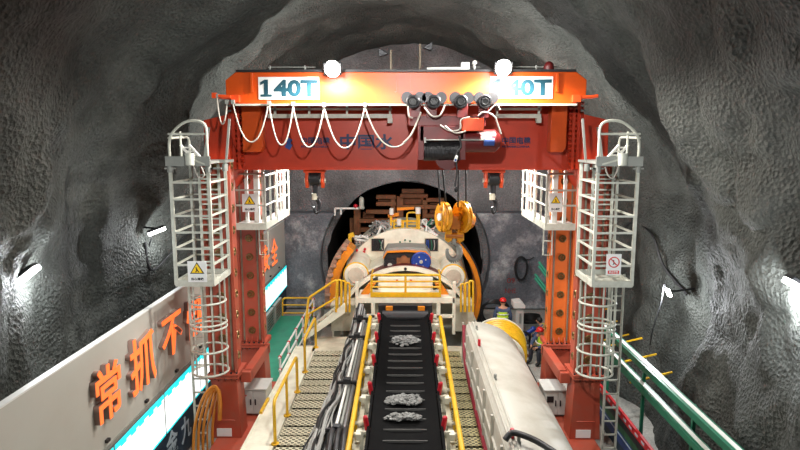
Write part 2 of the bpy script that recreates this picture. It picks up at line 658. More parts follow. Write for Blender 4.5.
# upper front girder with chamfered ends
mb = MB()
zt, zb = P(405, 72, YF).z, P(405, 104, YF).z
xl, xi = 3.53, 3.33
za, zc = P(405, 80, YF).z, P(405, 97, YF).z
poly = [(-xi, YF, zt), (-xl, YF, za), (-xl, YF, zc), (-xi, YF, zb), (xi, YF, zb), (xl, YF, zc), (xl, YF, za), (xi, YF, zt)]
mb.prism(poly, (0, YFB - YF, 0))
upper = mb.build('upper_girder', M['orange'], crane, bevel=0.012)
mb = MB()
mb.box(-xi, xi, YF - 0.10, YF + 0.02, zb - 0.035, zb)
mb.build('bottom_flange', M['galv'], upper)
mb = MB()
mb.box(-xi + .02, xi - .02, YF - 0.035, YFB + 0.03, zt, zt + 0.045)
mb.build('top_cable', M['black'], upper)
for u in (252, 395.5, 411.5, 557):
    x = P(u, 85, YF).x
    mb = MB(); mb.box(x - 0.02, x + 0.02, YF - 0.05, YF, P(u, 92, YF).z, zt - .02); mb.build('stiffener', M['orange'], upper)


# 140T boards
def board(u0, u1, v0, v1):
    a, b = P(u0, v1, YF), P(u1, v0, YF)
    mb = MB()
    mb.box(a.x, b.x, YF - 0.015, YF - 0.001, a.z, b.z)
    o = mb.build('capacity_board', M['board'], crane)
    o['label'] = 'white board reading 140T in dark teal'
    mb = MB()
    w, h = b.x - a.x, b.z - a.z
    ox, oz, hh = a.x + .03 * w, a.z + .12 * h, .76 * h
    mb.prism([(ox + x * w, YF - .0155, oz + z * hh) for x, z in ((0, 0), (.19, 0), (.19, .14), (.13, .14), (.13, 1), (.075, 1), (0, .84), (0, .68), (.06, .78), (.06, .14), (0, .14))], (0, -.006, 0))
    add_text(mb, '40T', (a.x + .25 * w, YF - 0.0155, oz), (1, 0, 0), (0, 0, 1), w * .73, hh, bold=0.04, depth=0.006)
    mb.build('lettering', M['teal_text'], o, smooth=False)


board(259, 319, 77, 99.5)
board(490, 553, 76.5, 98.5)

# main girders behind, front face at YM
YM = 12.9
mzb, mzt = P(405, 168, YM).z, P(405, 100, YM).z + 0.35
mb = MB()
mb.box(-3.5, 3.5, YM, YM + 0.55, mzb, mzt)
main = mb.build('main_girder', M['red'], crane, bevel=0.012)
mb = MB()
mb.box(-3.5, 3.5, YM - 0.008, YM + 0.558, mzb - 0.04, mzb + 0.01)
mb.build('bottom_flange', M['red'], main)
mb = MB()
mb.box(-3.5, 3.5, LYR - 0.25, LYR + 0.3, mzb, mzt)
mb.build('main_girder', M['red'], crane, bevel=0.012)

# end columns between the two girders
for u0, u1 in ((244, 262), (549, 567)):
    a, b = P(u0, 165, YM - .25), P(u1, 104, YM - .25)
    mb = MB()
    z0 = P(300, 152, YM - .25).z
    mb.prism([(a.x, YM - .3, zb + .1), (b.x, YM - .3, zb + .1), (b.x, YM - .3, z0 + .1), (b.x - .06, YM - .3, z0), (a.x, YM - .3, z0)], (0, 0.3, 0))
    mb.build('girder_bracket', M['orange'], crane, bevel=0.008)

for s in (-1, 1):
    # bolted end flange of the girder, seen edge on
    mb = MB()
    mb.box(s * 3.5, s * 3.56, YM - 0.12, LYR + .35, mzb - .02, mzt)
    mb.box(s * 3.60, s * 3.66, YM - 0.12, LYR + .35, mzb - .02, mzt)
    fl = mb.build('end_flange', M['red'], crane)
    for k in range(13):
        z = mzb + 0.1 + k * 0.105
        mb = MB(); mb.cyl((s * 3.44, YM - 0.06, z), (s * 3.74, YM - 0.06, z), 0.034, seg=6); mb.build('flange_bolt', M['red'], fl)
    # leg head beam joining front and rear legs
    mb = MB()
    hz0, hz1 = P(220, 192, YM).z, P(220, 115, YM).z
    mb.prism([(s * 3.66, YM - .35, mzb - .05), (s * 3.66, YM - .35, hz1), (s * 4.18, YM - .35, hz1 - .12), (s * 4.2, YM - .35, hz0 + .35), (s * 4.0, YM - .35, hz0)], (0, 2.3, 0))
    mb.build('leg_head', M['red'], crane, bevel=0.012)
    for LY in (LYF, LYR):
        LX = 3.90 if LY == LYF else GX
        mb = MB()
        w = 0.25
        mb.box(s * (LX - w), s * (LX + w), LY - 0.23, LY + 0.23, 2.05, 6.6)
        # edge channels
        for e in (-1, 1):
            xx = s * LX + e * (w + .02)
            mb.box(xx - .035, xx + .035, LY - 0.27, LY - 0.2, 2.05, 6.6)
        leg = mb.build('leg', M['legp_lit'] if (LY == LYR and s > 0) else M['leg'], crane, bevel=0.01)
        z = 2.35
        while z < 6.5:
            mb = MB()
            mb.ring((s * LX, LY - 0.235, z), (0, 1, 0), 0.07, 0.024, n=18, seg=6)
            mb.cyl((s * LX, LY - 0.245, z), (s * LX, LY - 0.2, z), 0.035, seg=12)
            # the same bushes on the inner side face
            mb.ring((s * (LX - w - .005), LY, z), (1, 0, 0), 0.07, 0.024, n=18, seg=6)
            z += 0.46
            mb.build('pin_bush', M['brass'], leg)
        mb = MB()
        for e in (-1, 1):
            xx = s * LX + e * (w - .06)
            mb.box(xx - .02, xx + .02, LY - 0.245, LY - 0.2, 2.1, 6.4)
        mb.build('wear_strip', M['legworn'], leg)
        # flange pair with gussets
        mb = MB()
        mb.box(s * LX - .33, s * LX + .33, LY - .36, LY + .36, 1.94, 1.985)
        mb.box(s * LX - .33, s * LX + .33, LY - .36, LY + .36, 2.0, 2.045)
        for k in range(5):
            x = s * LX - .27 + k * .135
            mb.prism([(x - .012, LY - .34, 2.045), (x - .012, LY - .23, 2.045), (x - .012, LY - .23, 2.19)], (.024, 0, 0))
            mb.prism([(x - .012, LY - .34, 1.94), (x - .012, LY - .23, 1.94), (x - .012, LY - .23, 1.8)], (.024, 0, 0))
        f = mb.build('leg_flange', M['leg'], leg)
        for k in range(6):
            x = s * LX - .29 + k * .116
            mb = MB(); mb.cyl((x, LY - .31, 1.91), (x, LY - .31, 2.08), .024, seg=6); mb.build('flange_bolt', M['steel_d'], leg)
        # lower leg, flared
        mb = MB()
        for (za_, zb_, wa, wb) in ((0.55, 1.94, .33, .27),):
            ox = 0
            pts = [(s * LX + ox - wa, LY - .26, za_), (s * LX + ox + wa, LY - .26, za_), (s * LX + wb, LY - .26, zb_), (s * LX - wb, LY - .26, zb_)]
            mb.prism(pts, (0, .52, 0))
        mb.box(s * LX - .2, s * LX + .2, LY - .275, LY - .25, .95, .98)
        mb.build('lower_leg', M['leg'], crane, bevel=0.012)
    # tie between the legs
    mb = MB()
    mb.box(s * 3.38, s * 3.56, LYF + .05, LYR - .2, 1.74, 1.98)
    mb.box(s * 3.38, s * 3.6, LYF - .05, LYF + .12, 1.74, 1.98)
    mb.box(s * 3.38, s * 3.6, LYR - .3, LYR - .1, 1.74, 1.98)
    mb.build('leg_tie', M['leg'], crane, bevel=0.012)
    # bogie beam on the ground
    mb = MB()
    mb.box(s * GX - .34, s * GX + .34, LYF - 1.1, LYR + .9, .17, .56)
    bg = mb.build('bogie_beam', M['leg'], crane, bevel=0.02)
    mb = MB()
    for y in (LYF - .8, LYF - .1, LYR - .1, LYR + .6):
        mb.cyl((s * GX - .09, y, .24), (s * GX + .09, y, .24), .2, seg=24)
    mb.build('wheel', M['steel_d'], bg)
    # white plate on lower leg
    mb = MB()
    mb.box(s * 3.9 - .2, s * 3.9 + .12, LYF - .275, LYF - .262, .6, .78)
    pl = mb.build('name_plate', M['sign'], crane)
    # rail the crane runs on
    mb = MB()
    mb.box(s * GX - .07, s * GX + .07, 6, 24, 0, .015)
    mb.box(s * GX - .02, s * GX + .02, 6, 24, .01, .05)
    r_ = mb.build('crane_rail', M['steel_d'])
    tag(r_, 'steel crane rail on the floor below the %s-hand legs' % ('left' if s < 0 else 'right'), 'rail', 'crane rails')

# cable trays under the upper girder
for u0, u1, ends in ((268, 392, (275, 309, 347, 390)), (495, 541, (497, 539))):
    Yt = YM - .32
    mb = MB()
    a, b = P(u0, 118, Yt), P(u1, 114, Yt)
    mb.box(a.x, b.x, Yt - .02, Yt + .12, a.z, b.z)
    z2 = P(u0, 109, Yt).z
    mb.box(a.x, b.x, Yt - .02, Yt + .02, z2 - .025, z2 + .02)
    for u in ends:
        x = P(u, 110, Yt).x
        mb.box(x - .02, x + .02, Yt - .02, Yt + .04, b.z, zb)
    x = P(ends[-1], 110, Yt).x
    mb.box(x - .05, x + .05, Yt - .03, Yt + .1, P(u0, 123, Yt).z, a.z)
    mb.build('cable_tray', M['galv'], crane)

# lettering on the main girder
mb = MB()


def main_text(mb, s, u0, u1, v0, v1, bold=0.02):
    a, b = P(u0, v1, YM - .008), P(u1, v0, YM - .008)
    add_text(mb, s, (a.x, YM - .004, a.z), (1, 0, 0), (0, 0, 1), b.x - a.x, b.z - a.z, bold=bold, depth=.006)


for u0, u1, big in ((301, 330, 0), (340, 394, 1), (502, 531, 0)):
    mb = MB()
    if big:
        main_text(mb, '中国水', u0, u1, 134, 149.5, .03)
    else:
        main_text(mb, '中国电建', u0, u1, 137, 144.5, .03)
        main_text(mb, 'POWERCHINA', u0, u1 - 1, 145.6, 147.8, .03)
    mb.build('lettering', M['navy_text'], main, smooth=False)
for uc in (289.5, 489.5 + 1.5):
    mb = MB()
    c = P(uc, 143.5, YM)
    for dx, dz, r in ((0, .06, .07), (-.02, -.05, .09)):
        mb.prism([(c.x + dx - r, YM - .008, c.z + dz - .02), (c.x + dx + .02, YM - .008, c.z + dz - r), (c.x + dx + r, YM - .008, c.z + dz + .02), (c.x + dx - .02, YM - .008, c.z + dz + r)], (0, .006, 0))
    mb.build('company_mark', M['logo'], main, smooth=False)

# fittings on the girder top
mb = MB()
for u in (270, 305, 461, 536):
    x = P(u, 68, YF + .3).x
    mb.cyl((x, YF + .3, zt), (x, YF + .3, zt + .16), .014, seg=8)
for a, b in ((268, 316), (445, 480), (512, 560)):
    mb.tube([(P(a, 68, YF + .3).x, YF + .3, zt + .13), (P(b, 68, YF + .3).x, YF + .3, zt + .13)], .01)
mb.build('top_rail', M['galv_d'], crane)
mb = MB()
mb.box(P(427, 70, YF + .15).x, P(461, 70, YF + .15).x, YF + .1, YF + .22, zt + .04, zt + .1)
mb.build('top_duct', M['white'], crane)
mb = MB()
x = P(466, 66, YF + .2).x
mb.box(x - .1, x + .06, YF + .1, YF + .25, zt + .04, zt + .2)
mb.ball((x + .17, YF + .2, zt + .2), .05)
mb.cyl((x + .17, YF + .2, zt), (x + .17, YF + .2, zt + .2), .02, seg=8)
mb.build('junction_box', M['white'], crane, bevel=.01)
mb = MB()
x = P(549, 66, YF + .2).x
mb.cyl((x, YF + .2, zt + .04), (x, YF + .2, zt + .12), .1, seg=20)
mb.ball((x, YF + .2, zt + .12), .1, sz=1.1)
mb.build('warning_beacon', M['darkred'], crane)
for s in (-1, 1):
    mb = MB()
    pr = [(s * 3.3, YF - .06, zb + .12), (s * 3.62, YF - .06, zb + .13), (s * 3.74, YF - .06, zb + .15)]
    mb.tube(pr, .035, 10)
    mb.box(s * 3.25, s * 3.4, YF - .1, YF, zb + .03, zb + .17)
    mb.build('end_stop', M['hook_orange'], crane)

# pole mounted lamp heads standing on the girder
for i, (u, v) in enumerate(((391, 50), (420, 44))):
    Yp = YF + .38
    a = P(u, 71, Yp)
    b = P(u, v, Yp)
    lab = ('short girder-top pole with a small dark lamp head, nearer the middle' if i == 0 else 'tall girder-top pole with a dark tilted lamp head pointing right')
    t = thing('lamp_pole', lab, 'lamp pole', (a.x, Yp, zt), 'lamp poles on the girder')
    mb = MB(); mb.cyl((a.x, Yp, zt), (a.x, Yp, b.z), .022, seg=10); mb.build('pole', M['legworn'], t)
    mb = MB()
    d = 1 if i else -1
    c = V((a.x + d * .16, Yp - .02, b.z - .05))
    mb.prism([c + V((-.1 * d, 0, -.03)), c + V((.07 * d, 0, -.08)), c + V((.1 * d, 0, .1)), c + V((-.05 * d, 0, .02))], (0, .14, 0))
    mb.build('lamp_head', M['steel_d'], t, bevel=.01)


# floodlights in front of the girder top
def floodlight(u, v, Y, label):
    c = P(u, v, Y)
    t = thing('floodlight', label, 'floodlight', (c.x, Y, zt), 'floodlights on the crane')
    mb = MB()
    mb.box(c.x - .03, c.x + .03, Y + .05, YF + .1, zt - .0, zt + .05)
    mb.box(c.x - .03, c.x + .03, Y + .1, Y + .16, zt, c.z)
    mb.build('bracket', M['steel_d'], t)
    mb = MB()
    tilt = V((0, -.9, -.43)).normalized()
    up = V((0, -.43, .9)).normalized()
    q = c + V((0, .06, 0))
    mb.prism([q + V((x, 0, 0)) + up * z for x, z in ((-.17, -.12), (.17, -.12), (.17, .12), (-.17, .12))], -tilt * .09)
    mb.build('housing', M['steel_d'], t, bevel=.01)
    mb = MB()
    mb.cyl(q - tilt * .02, q + tilt * .03, .165, .13, seg=28)
    mb.ball(q + tilt * .02, .13, 1.15, .6, .8, sub=3)  # glowing ball stands in for the lamp's glare
    mb.build('lamp_glass', M['lamp'], t)
    return c


FL = [floodlight(332, 69, YF - .32, 'blazing floodlight above the girder between the left 140T board and the middle'),
      floodlight(504, 68, YF - .32, 'blazing floodlight above the girder over the right 140T board')]

# festoon cable
fest = thing('festoon_cable', 'pale cable looping in swags along the underside of the orange upper girder', 'cable', P(320, 104, YF - .13))
pairs = [((217, 98), (227, 104), (222, 124)), ((233, 104), (268, 106), (252, 142)), ((269, 105), (293, 106), (283, 145)),
         ((293, 106), (324, 107), (309, 147)), ((324, 107), (365, 107), (343, 148)), ((365, 107), (421, 112), (394, 147))]
Yf = YF - .13
for a, b, c in pairs:
    A, B, C_ = P(*a, Yf), P(*b, Yf), P(*c, Yf)
    drop = (A.z + B.z) / 2 - C_.z
    pts = []
    for k in range(21):
        t = k / 20
        q = A.lerp(B, t)
        sft = .5 - abs(t - .5)
        w = (1 - abs(2 * t - 1) ** 2.2)
        q.z -= drop * w
        q.y -= .05 * w
        pts.append(q)
    mb = MB(); mb.tube(pts, .015, 8); mb.build('cable_loop', M['cable'], fest)
for u, v in ((217, 97), (227, 103), (233, 103), (269, 104), (293, 105), (324, 106), (365, 106)):
    q = P(u, v, Yf)
    mb = MB(); mb.box(q.x - .03, q.x + .03, Yf - .04, Yf + .06, q.z - .02, q.z + .06); mb.build('carrier', M['galv_d'], fest)
q0, q1 = P(214, 95.5, Yf), P(232, 97, Yf)
mb = MB(); mb.bar((q0.x, Yf, q0.z), (-3.4, Yf, q0.z - .02), .05); mb.box(q0.x - .03, q0.x + .05, Yf - .05, Yf + .05, q0.z - .05, q0.z + .05)
mb.build('support_arm', M['hook_orange'], fest)

# ================================================================== ELECTRIC HOIST TROLLEY
Yh = YF - .16
hc = P(448, 104, Yh)
hoist = thing('electric_hoist', 'dark red electric hoist trolley hanging under the middle of the orange girder', 'hoist', (hc.x, Yh, P(448, 165, Yh).z))


def pbox(mb, u0, v0, u1, v1, ya, yb):
    a, b = P(u0, v1, ya), P(u1, v0, ya)
    mb.box(a.x, b.x, ya, yb, a.z, b.z)


for u in (413, 434, 461, 485):
    c = P(u, 101.5, Yh - .3)
    mb = MB()
    mb.cyl(c, c + V((0, .3, 0)), .125, seg=24)
    mb.ring(c, (0, 1, 0), .105, .03, n=24, seg=8)
    mt = mb.build('drive_motor', M['steel_d'], hoist)
    mb = MB(); mb.cyl(c + V((0, -.02, 0)), c + V((0, .1, 0)), .06, seg=20); mb.ring(c + V((0, -.02, 0)), (0, 1, 0), .06, .014, n=20, seg=6)
    mb.build('motor_cap', M['black'], mt)
    for d in (-6, 7):
        c2 = P(u + d, 98, Yh)
        mb = MB(); mb.cyl(c2 + V((0, -.08, 0)), c2 + V((0, .02, 0)), .115, seg=24)
        mb.build('travel_wheel', M['steel_d'], hoist)
for u0, u1 in ((407, 441), (454, 493)):
    for ua, ub in ((u0 + 3, u0 + 14), (u1 - 15, u1 - 4)):
        mb = MB(); pbox(mb, ua, 103, ub, 118, Yh - .14, Yh - .08); mb.build('trolley_plate', M['darkred'], hoist, bevel=.01)
mb = MB()
pbox(mb, 409, 116, 486, 126, Yh - .12, Yh + .2)
pbox(mb, 418, 126, 424, 160, Yh - .2, Yh + .2)
pbox(mb, 460, 126, 466, 160, Yh - .2, Yh + .2)
pbox(mb, 420, 126, 464, 141, Yh - .2, Yh - .1)
mb.build('hoist_frame', M['darkred'], hoist, bevel=.008)
mb = MB()
a = P(423, 150, Yh); b = P(461, 150, Yh)
mb.cyl((a.x, Yh + .02, a.z), (b.x, Yh + .02, a.z), .2, seg=28)
dr = mb.build('rope_drum', M['black'], hoist)
mb = MB()
for k in range(22):
    x = a.x + .04 + (b.x - a.x - .08) * k / 21
    mb.ring((x, Yh + .02, a.z), (1, 0, 0), .2, .014, n=28, seg=6)
mb.build('wound_rope', M['steel_d'], dr)
mb = MB()
a = P(465, 141, Yh); b = P(500, 141, Yh)
mb.cyl((a.x, Yh + .05, a.z), (b.x - .1, Yh + .05, a.z), .22, seg=28)
mb.cyl((b.x - .1, Yh + .05, a.z), (b.x, Yh + .05, a.z), .22, .13, seg=28)
mb.build('gear_motor', M['darkred'], hoist)
mb = MB()
a = P(484, 142, Yh - .22); b = P(494, 142, Yh - .22)
mb.cyl((a.x, Yh - .22, a.z), (b.x, Yh - .22, a.z), .075, seg=20)
mb.build('brake_cover', M['logo'], hoist)
mb = MB()
mb.cyl((a.x - .06, Yh - .22, a.z + .07), (b.x - .05, Yh - .22, a.z + .07), .03, seg=16)
mb.build('white_cap', M['white'], hoist)
mb = MB(); pbox(mb, 462, 118, 484, 131, Yh - .32, Yh - .14)
mb.build('terminal_box', M['hook_orange'], hoist, bevel=.012)['label'] = 'bright orange-brown terminal box'
mb = MB(); a = P(424, 140, Yh - .24); b = P(486, 140, Yh - .24)
mb.cyl(a, b, .014, seg=8); mb.box(a.x, a.x + .04, a.y - .03, a.y + .03, a.z - .05, a.z + .05); mb.build('limit_rod', M['galv_d'], hoist)
mb = MB()
c = P(447, 158, Yh + .05)
mb.cyl(c - V((0, .09, 0)), c + V((0, .09, 0)), .23, seg=32)
mb.build('rope_sheave', M['darkred'], hoist)
for pts in (((421, 112), (417, 122), (411, 135), (403, 143)), ((424, 107), (432, 116), (440, 115), (445, 105)), ((440, 125), (450, 131), (460, 129), (461, 120), (470, 117)), ((445, 126), (455, 133), (466, 131)),
            ((478, 116), (484, 112), (494, 116), (498, 125), (501, 134)), ((488, 112), (496, 105), (500, 110)), ((408, 106), (409, 116), (413, 118))):
    mb = MB(); mb.tube(smooth_path([P(u, v, Yh - .34) for u, v in pts], 6), .016, 6); mb.build('lead_wire', M['cable'], hoist)

# pendant control on its cable
pc = P(456, 158, Yh - .3)
pend = thing('pendant_control', 'small white and blue pendant control hanging on a black cable below the hoist', 'control', pc - V((0, 0, .2)))
mb = MB(); mb.tube(smooth_path([P(u, v, Yh - .3) for u, v in ((459, 136), (461, 146), (457, 152), (456, 156))], 6), .018, 6)
mb.tube(smooth_path([P(u, v, Yh - .3) for u, v in ((456, 160), (457, 172), (455, 184), (456, 188))], 6), .016, 6)
mb.build('cable', M['black'], pend)
mb = MB(); mb.prism([P(u, v, Yh - .32) for u, v in ((453.8, 161.5), (456.3, 162.3), (458.3, 156), (455.8, 155))], (0, .06, 0)); ca = mb.build('control_case', M['white'], pend, bevel=.006)
mb = MB(); mb.prism([P(u, v, Yh - .326) for u, v in ((454.3, 161), (456, 161.6), (456.8, 159), (455.1, 158.5))], (0, .01, 0)); mb.build('button_panel', M['logo'], ca)
mb = MB(); mb.ball(P(456, 189, Yh - .3), .04, sz=1.6); mb.build('cable_knot', M['black'], pend)


# ---- lifting hooks
def hook_curve(c, r, lean=0.0, top=0.35, opening=-1):
    pts = [c + V((0, 0, top)), c + V((0, 0, r * 1.15))]
    for k in range(13):
        a = PI / 2 - (k / 12) * 1.45 * PI * 1.0
        pts.append(c + V((-opening * 0 + r * math.cos(a) * .8, 0, r * math.sin(a))))
    return pts


def small_hook(u, label):
    Yk = YM + .25
    c = P(u, 176, Yk)
    t = thing('lifting_hook', label, 'hook', c - V((0, 0, .7)), 'lifting hooks under the red girder')
    zt_ = mzb - .04
    mb = MB(); mb.box(c.x - .24, c.x + .24, Yk - .1, Yk + .1, zt_ - .07, zt_); mb.build('hanger_plate', M['hook_orange'], t, bevel=.008)
    for s in (-1, 1):
        x = c.x + s * .17
        mb = MB()
        mb.prism([(x - .035, Yk - .07, zt_ - .05), (x - .035, Yk + .07, zt_ - .05), (x - .035, Yk + .12, c.z - .12), (x - .035, Yk + .06, c.z - .26), (x - .035, Yk - .06, c.z - .26), (x - .035, Yk - .12, c.z - .12)], (.07, 0, 0))
        ch = mb.build('cheek_plate', M['hook_orange'], t, bevel=.012)
        mb = MB(); mb.cyl((x - .06, Yk, c.z - .1), (x + .06, Yk, c.z - .1), .05, seg=16); mb.build('axle_cap', M['cream'], ch)
    mb = MB(); mb.cyl((c.x - .11, Yk, c.z - .06), (c.x + .11, Yk, c.z - .06), .15, seg=28); mb.build('sheave', M['black'], t)
    mb = MB(); mb.cyl((c.x, Yk, c.z - .2), (c.x, Yk, c.z - .44), .065, .055, seg=16); mb.build('shank', M['steel_d'], t)
    mb = MB(); mb.cyl((c.x - .015, Yk, c.z - .38), (c.x - .015, Yk, c.z - .52), .066, seg=16); mb.build('shank_band', M['cream_d'], t)
    mb = MB()
    q = V((c.x + .02, Yk, c.z - .66))
    n = 18
    for k in range(n):
        a0_ = PI / 2 + .1 - 1.5 * PI * k / n
        a1_ = PI / 2 + .1 - 1.5 * PI * (k + 1) / n
        r0 = .05 * (1 - .55 * (k / n) ** 2)
        r1 = .05 * (1 - .55 * ((k + 1) / n) ** 2)
        f = lambda a: q + V((.05 * math.cos(a), 0.05 * math.cos(a), .15 * math.sin(a)))
        mb.cyl(f(a0_), f(a1_), r0, r1, seg=10)
    mb.build('hook', M['steel_d'], t)


small_hook(315, 'black hook in an orange clevis hanging near the left end of the red girder')
small_hook(493.5, 'black hook in an orange clevis hanging right of the electric hoist')

# big two-sheave hook block
Yb = 14.9
bc = P(454.5, 222, Yb)
blk = thing('hook_block', 'big golden two-sheave hook block with black hook hanging above the boring machine', 'hook block', bc - V((0, 0, 1.0)))
bscale = Yb / F
for s, ux, tw in ((-1, 443.5, .55), (1, 462, .45)):
    c = P(ux, 217, Yb)
    ax = V((-.90 if s < 0 else -.86, -.42, .06)).normalized()
    mb = MB()
    mb.cyl(c - ax * .05, c + ax * .05, .38, seg=40)
    mb.ring(c - ax * .05, ax, .38, .025, n=40, seg=8)
    mb.ring(c + ax * .05, ax, .38, .025, n=40, seg=8)
    sh = mb.build('sheave', M['gold'], blk)
    mb = MB()
    for k in range(5):
        a = 2 * PI * k / 5
        s_ = ax.orthogonal().normalized(); t_ = ax.cross(s_)
        p_ = c + ax * .072 + (s_ * math.cos(a) + t_ * math.sin(a)) * .2
        mb.cyl(p_, p_ + ax * .008, .055, seg=16)
    mb.build('lightening_hole', M['block'], sh)
    mb = MB(); mb.cyl(c + ax * .06, c + ax * .13, .1, seg=20); mb.build('hub', M['white'] if s < 0 else M['block'], sh)
mb = MB()
c = P(453.5, 224, Yb)
mb.bar(P(446, 222, Yb + .1), P(466, 222, Yb + .1), .36, .34)
mb.cyl(P(465, 220, Yb - .05), P(470, 221, Yb + .05), .22, seg=24)
mb.build('axle_housing', M['block'], blk, bevel=.02)
for u in (448.5, 460.5):
    mb = MB()
    q = P(u, 232, Yb)
    mb.prism([(q.x - .07, Yb - .05, q.z + .22), (q.x + .07, Yb - .05, q.z + .22), (q.x + .09, Yb - .05, q.z - .2), (q.x, Yb - .05, q.z - .27), (q.x - .09, Yb - .05, q.z - .2)], (0, .14, 0))
    mb.build('side_strap', M['gold'], blk, bevel=.01)
mb = MB(); a = P(446, 236, Yb); b = P(463, 236, Yb); mb.cyl((a.x, Yb + .02, a.z), (b.x, Yb + .02, a.z), .085, seg=20); mb.build('crosshead', M['block'], blk)
mb = MB()
q = P(453.5, 252, Yb)
mb.cyl((q.x, Yb + .02, a.z), (q.x, Yb + .02, q.z + .2), .065, seg=14)
n = 22
for k in range(n):
    f = lambda kk: q + V((.16 * math.cos(PI / 2 - 1.62 * PI * kk / n), .02, .21 * math.sin(PI / 2 - 1.62 * PI * kk / n)))
    rr = lambda kk: .035 + .05 * math.sin(PI * min(1, kk / n * .9 + .1)) ** 1.0
    mb.cyl(f(k), f(k + 1), rr(k), rr(k + 1), seg=12)
mb.build('hook', M['galv_d'], blk)
for u0, v0, u1, v1 in ((437, 150, 440, 205), (441, 150, 446, 207), (459, 150, 458, 207), (466, 150, 466, 208)):
    mb = MB(); mb.cyl(P(u0, v0, Yb - .35), P(u1, v1, Yb), .022, seg=8); mb.build('hoist_rope', M['black'], blk)


# ================================================================== WARNING SIGNS
def hazard_sign(x0, x1, y, z0, z1, label, prohibit=False):
    mb = MB(); mb.box(x0, x1, y - .012, y, z0, z1)
    root = mb.build('warning_sign', M['sign'], None, bevel=.004)
    tag(root, label, 'sign', 'warning signs on the crane')
    w, h = x1 - x0, z1 - z0
    cx, cz = (x0 + x1) / 2, z0 + h * .62
    if not prohibit:
        mb = MB()
        r = min(w, h) * .36
        tri = lambda r, d, dy: [(cx + r * 1.05 * math.cos(PI / 2 + 2 * PI * k / 3 + d), y - dy, cz - .08 * r + r * math.sin(PI / 2 + 2 * PI * k / 3 + d)) for k in range(3)]
        mb.prism(tri(r * 1.15, 0, .017), (0, .004, 0)); mb.build('black_triangle', M['sign_k'], root)
        mb = MB(); mb.prism(tri(r * .9, 0, .020), (0, .003, 0)); mb.build('yellow_triangle', M['sign_y'], root)
        mb = MB()
        mb.ball((cx - r * .1, y - .022, cz + r * .22), r * .1, sy=.2)
        mb.bar((cx - r * .08, y - .022, cz + r * .12), (cx + r * .05, y - .022, cz - r * .2), r * .18, .004, up=(0, 1, 0))
        mb.bar((cx + r * .05, y - .022, cz - r * .15), (cx + r * .28, y - .022, cz - r * .42), r * .12, .004, up=(0, 1, 0))
        mb.bar((cx + r * .0, y - .022, cz - r * .15), (cx - r * .22, y - .022, cz - r * .42), r * .12, .004, up=(0, 1, 0))
        mb.build('pictogram', M['sign_k'], root)
        mb = MB(); add_text(mb, '当心滑跌', (x0 + w * .16, y - .0125, z0 + h * .09), (1, 0, 0), (0, 0, 1), w * .68, h * .13, .03, .003)
        mb.build('lettering', M['sign_k'], root, smooth=False)
    else:
        r = min(w, h) * .34
        mb = MB(); mb.cyl((cx, y - .016, cz), (cx, y - .012, cz), r * .85, seg=32); mb.build('white_disc', M['sign'], root)
        mb = MB()
        mb.ball((cx - r * .1, y - .019, cz + r * .35), r * .13, sy=.2)
        mb.bar((cx - r * .1, y - .019, cz + r * .2), (cx + r * .05, y - .019, cz - r * .2), r * .25, .004, up=(0, 1, 0))
        mb.bar((cx + r * .05, y - .019, cz - r * .15), (cx + r * .3, y - .019, cz - r * .5), r * .14, .004, up=(0, 1, 0))
        mb.bar((cx, y - .019, cz - r * .15), (cx - r * .2, y - .019, cz - r * .55), r * .14, .004, up=(0, 1, 0))
        mb.build('pictogram', M['sign_k'], root)
        mb = MB(); mb.ring((cx, y - .019, cz), (0, 1, 0), r, r * .1, n=40, seg=6)
        mb.bar((cx - r * .7, y - .022, cz + r * .7), (cx + r * .7, y - .022, cz - r * .7), r * .18, .006, up=(0, 1, 0)); mb.build('red_ring', M['sign_r'], root)
        mb = MB(); mb.box(x0 + w * .12, x1 - w * .12, y - .016, y - .012, z0 + h * .07, z0 + h * .22); rb = mb.build('red_panel', M['sign_r'], root)
        mb = MB(); add_text(mb, '禁止攀登', (x0 + w * .2, y - .0165, z0 + h * .095), (1, 0, 0), (0, 0, 1), w * .6, h * .11, .03, .003)
        mb.build('lettering', M['sign'], rb, smooth=False)
    return root


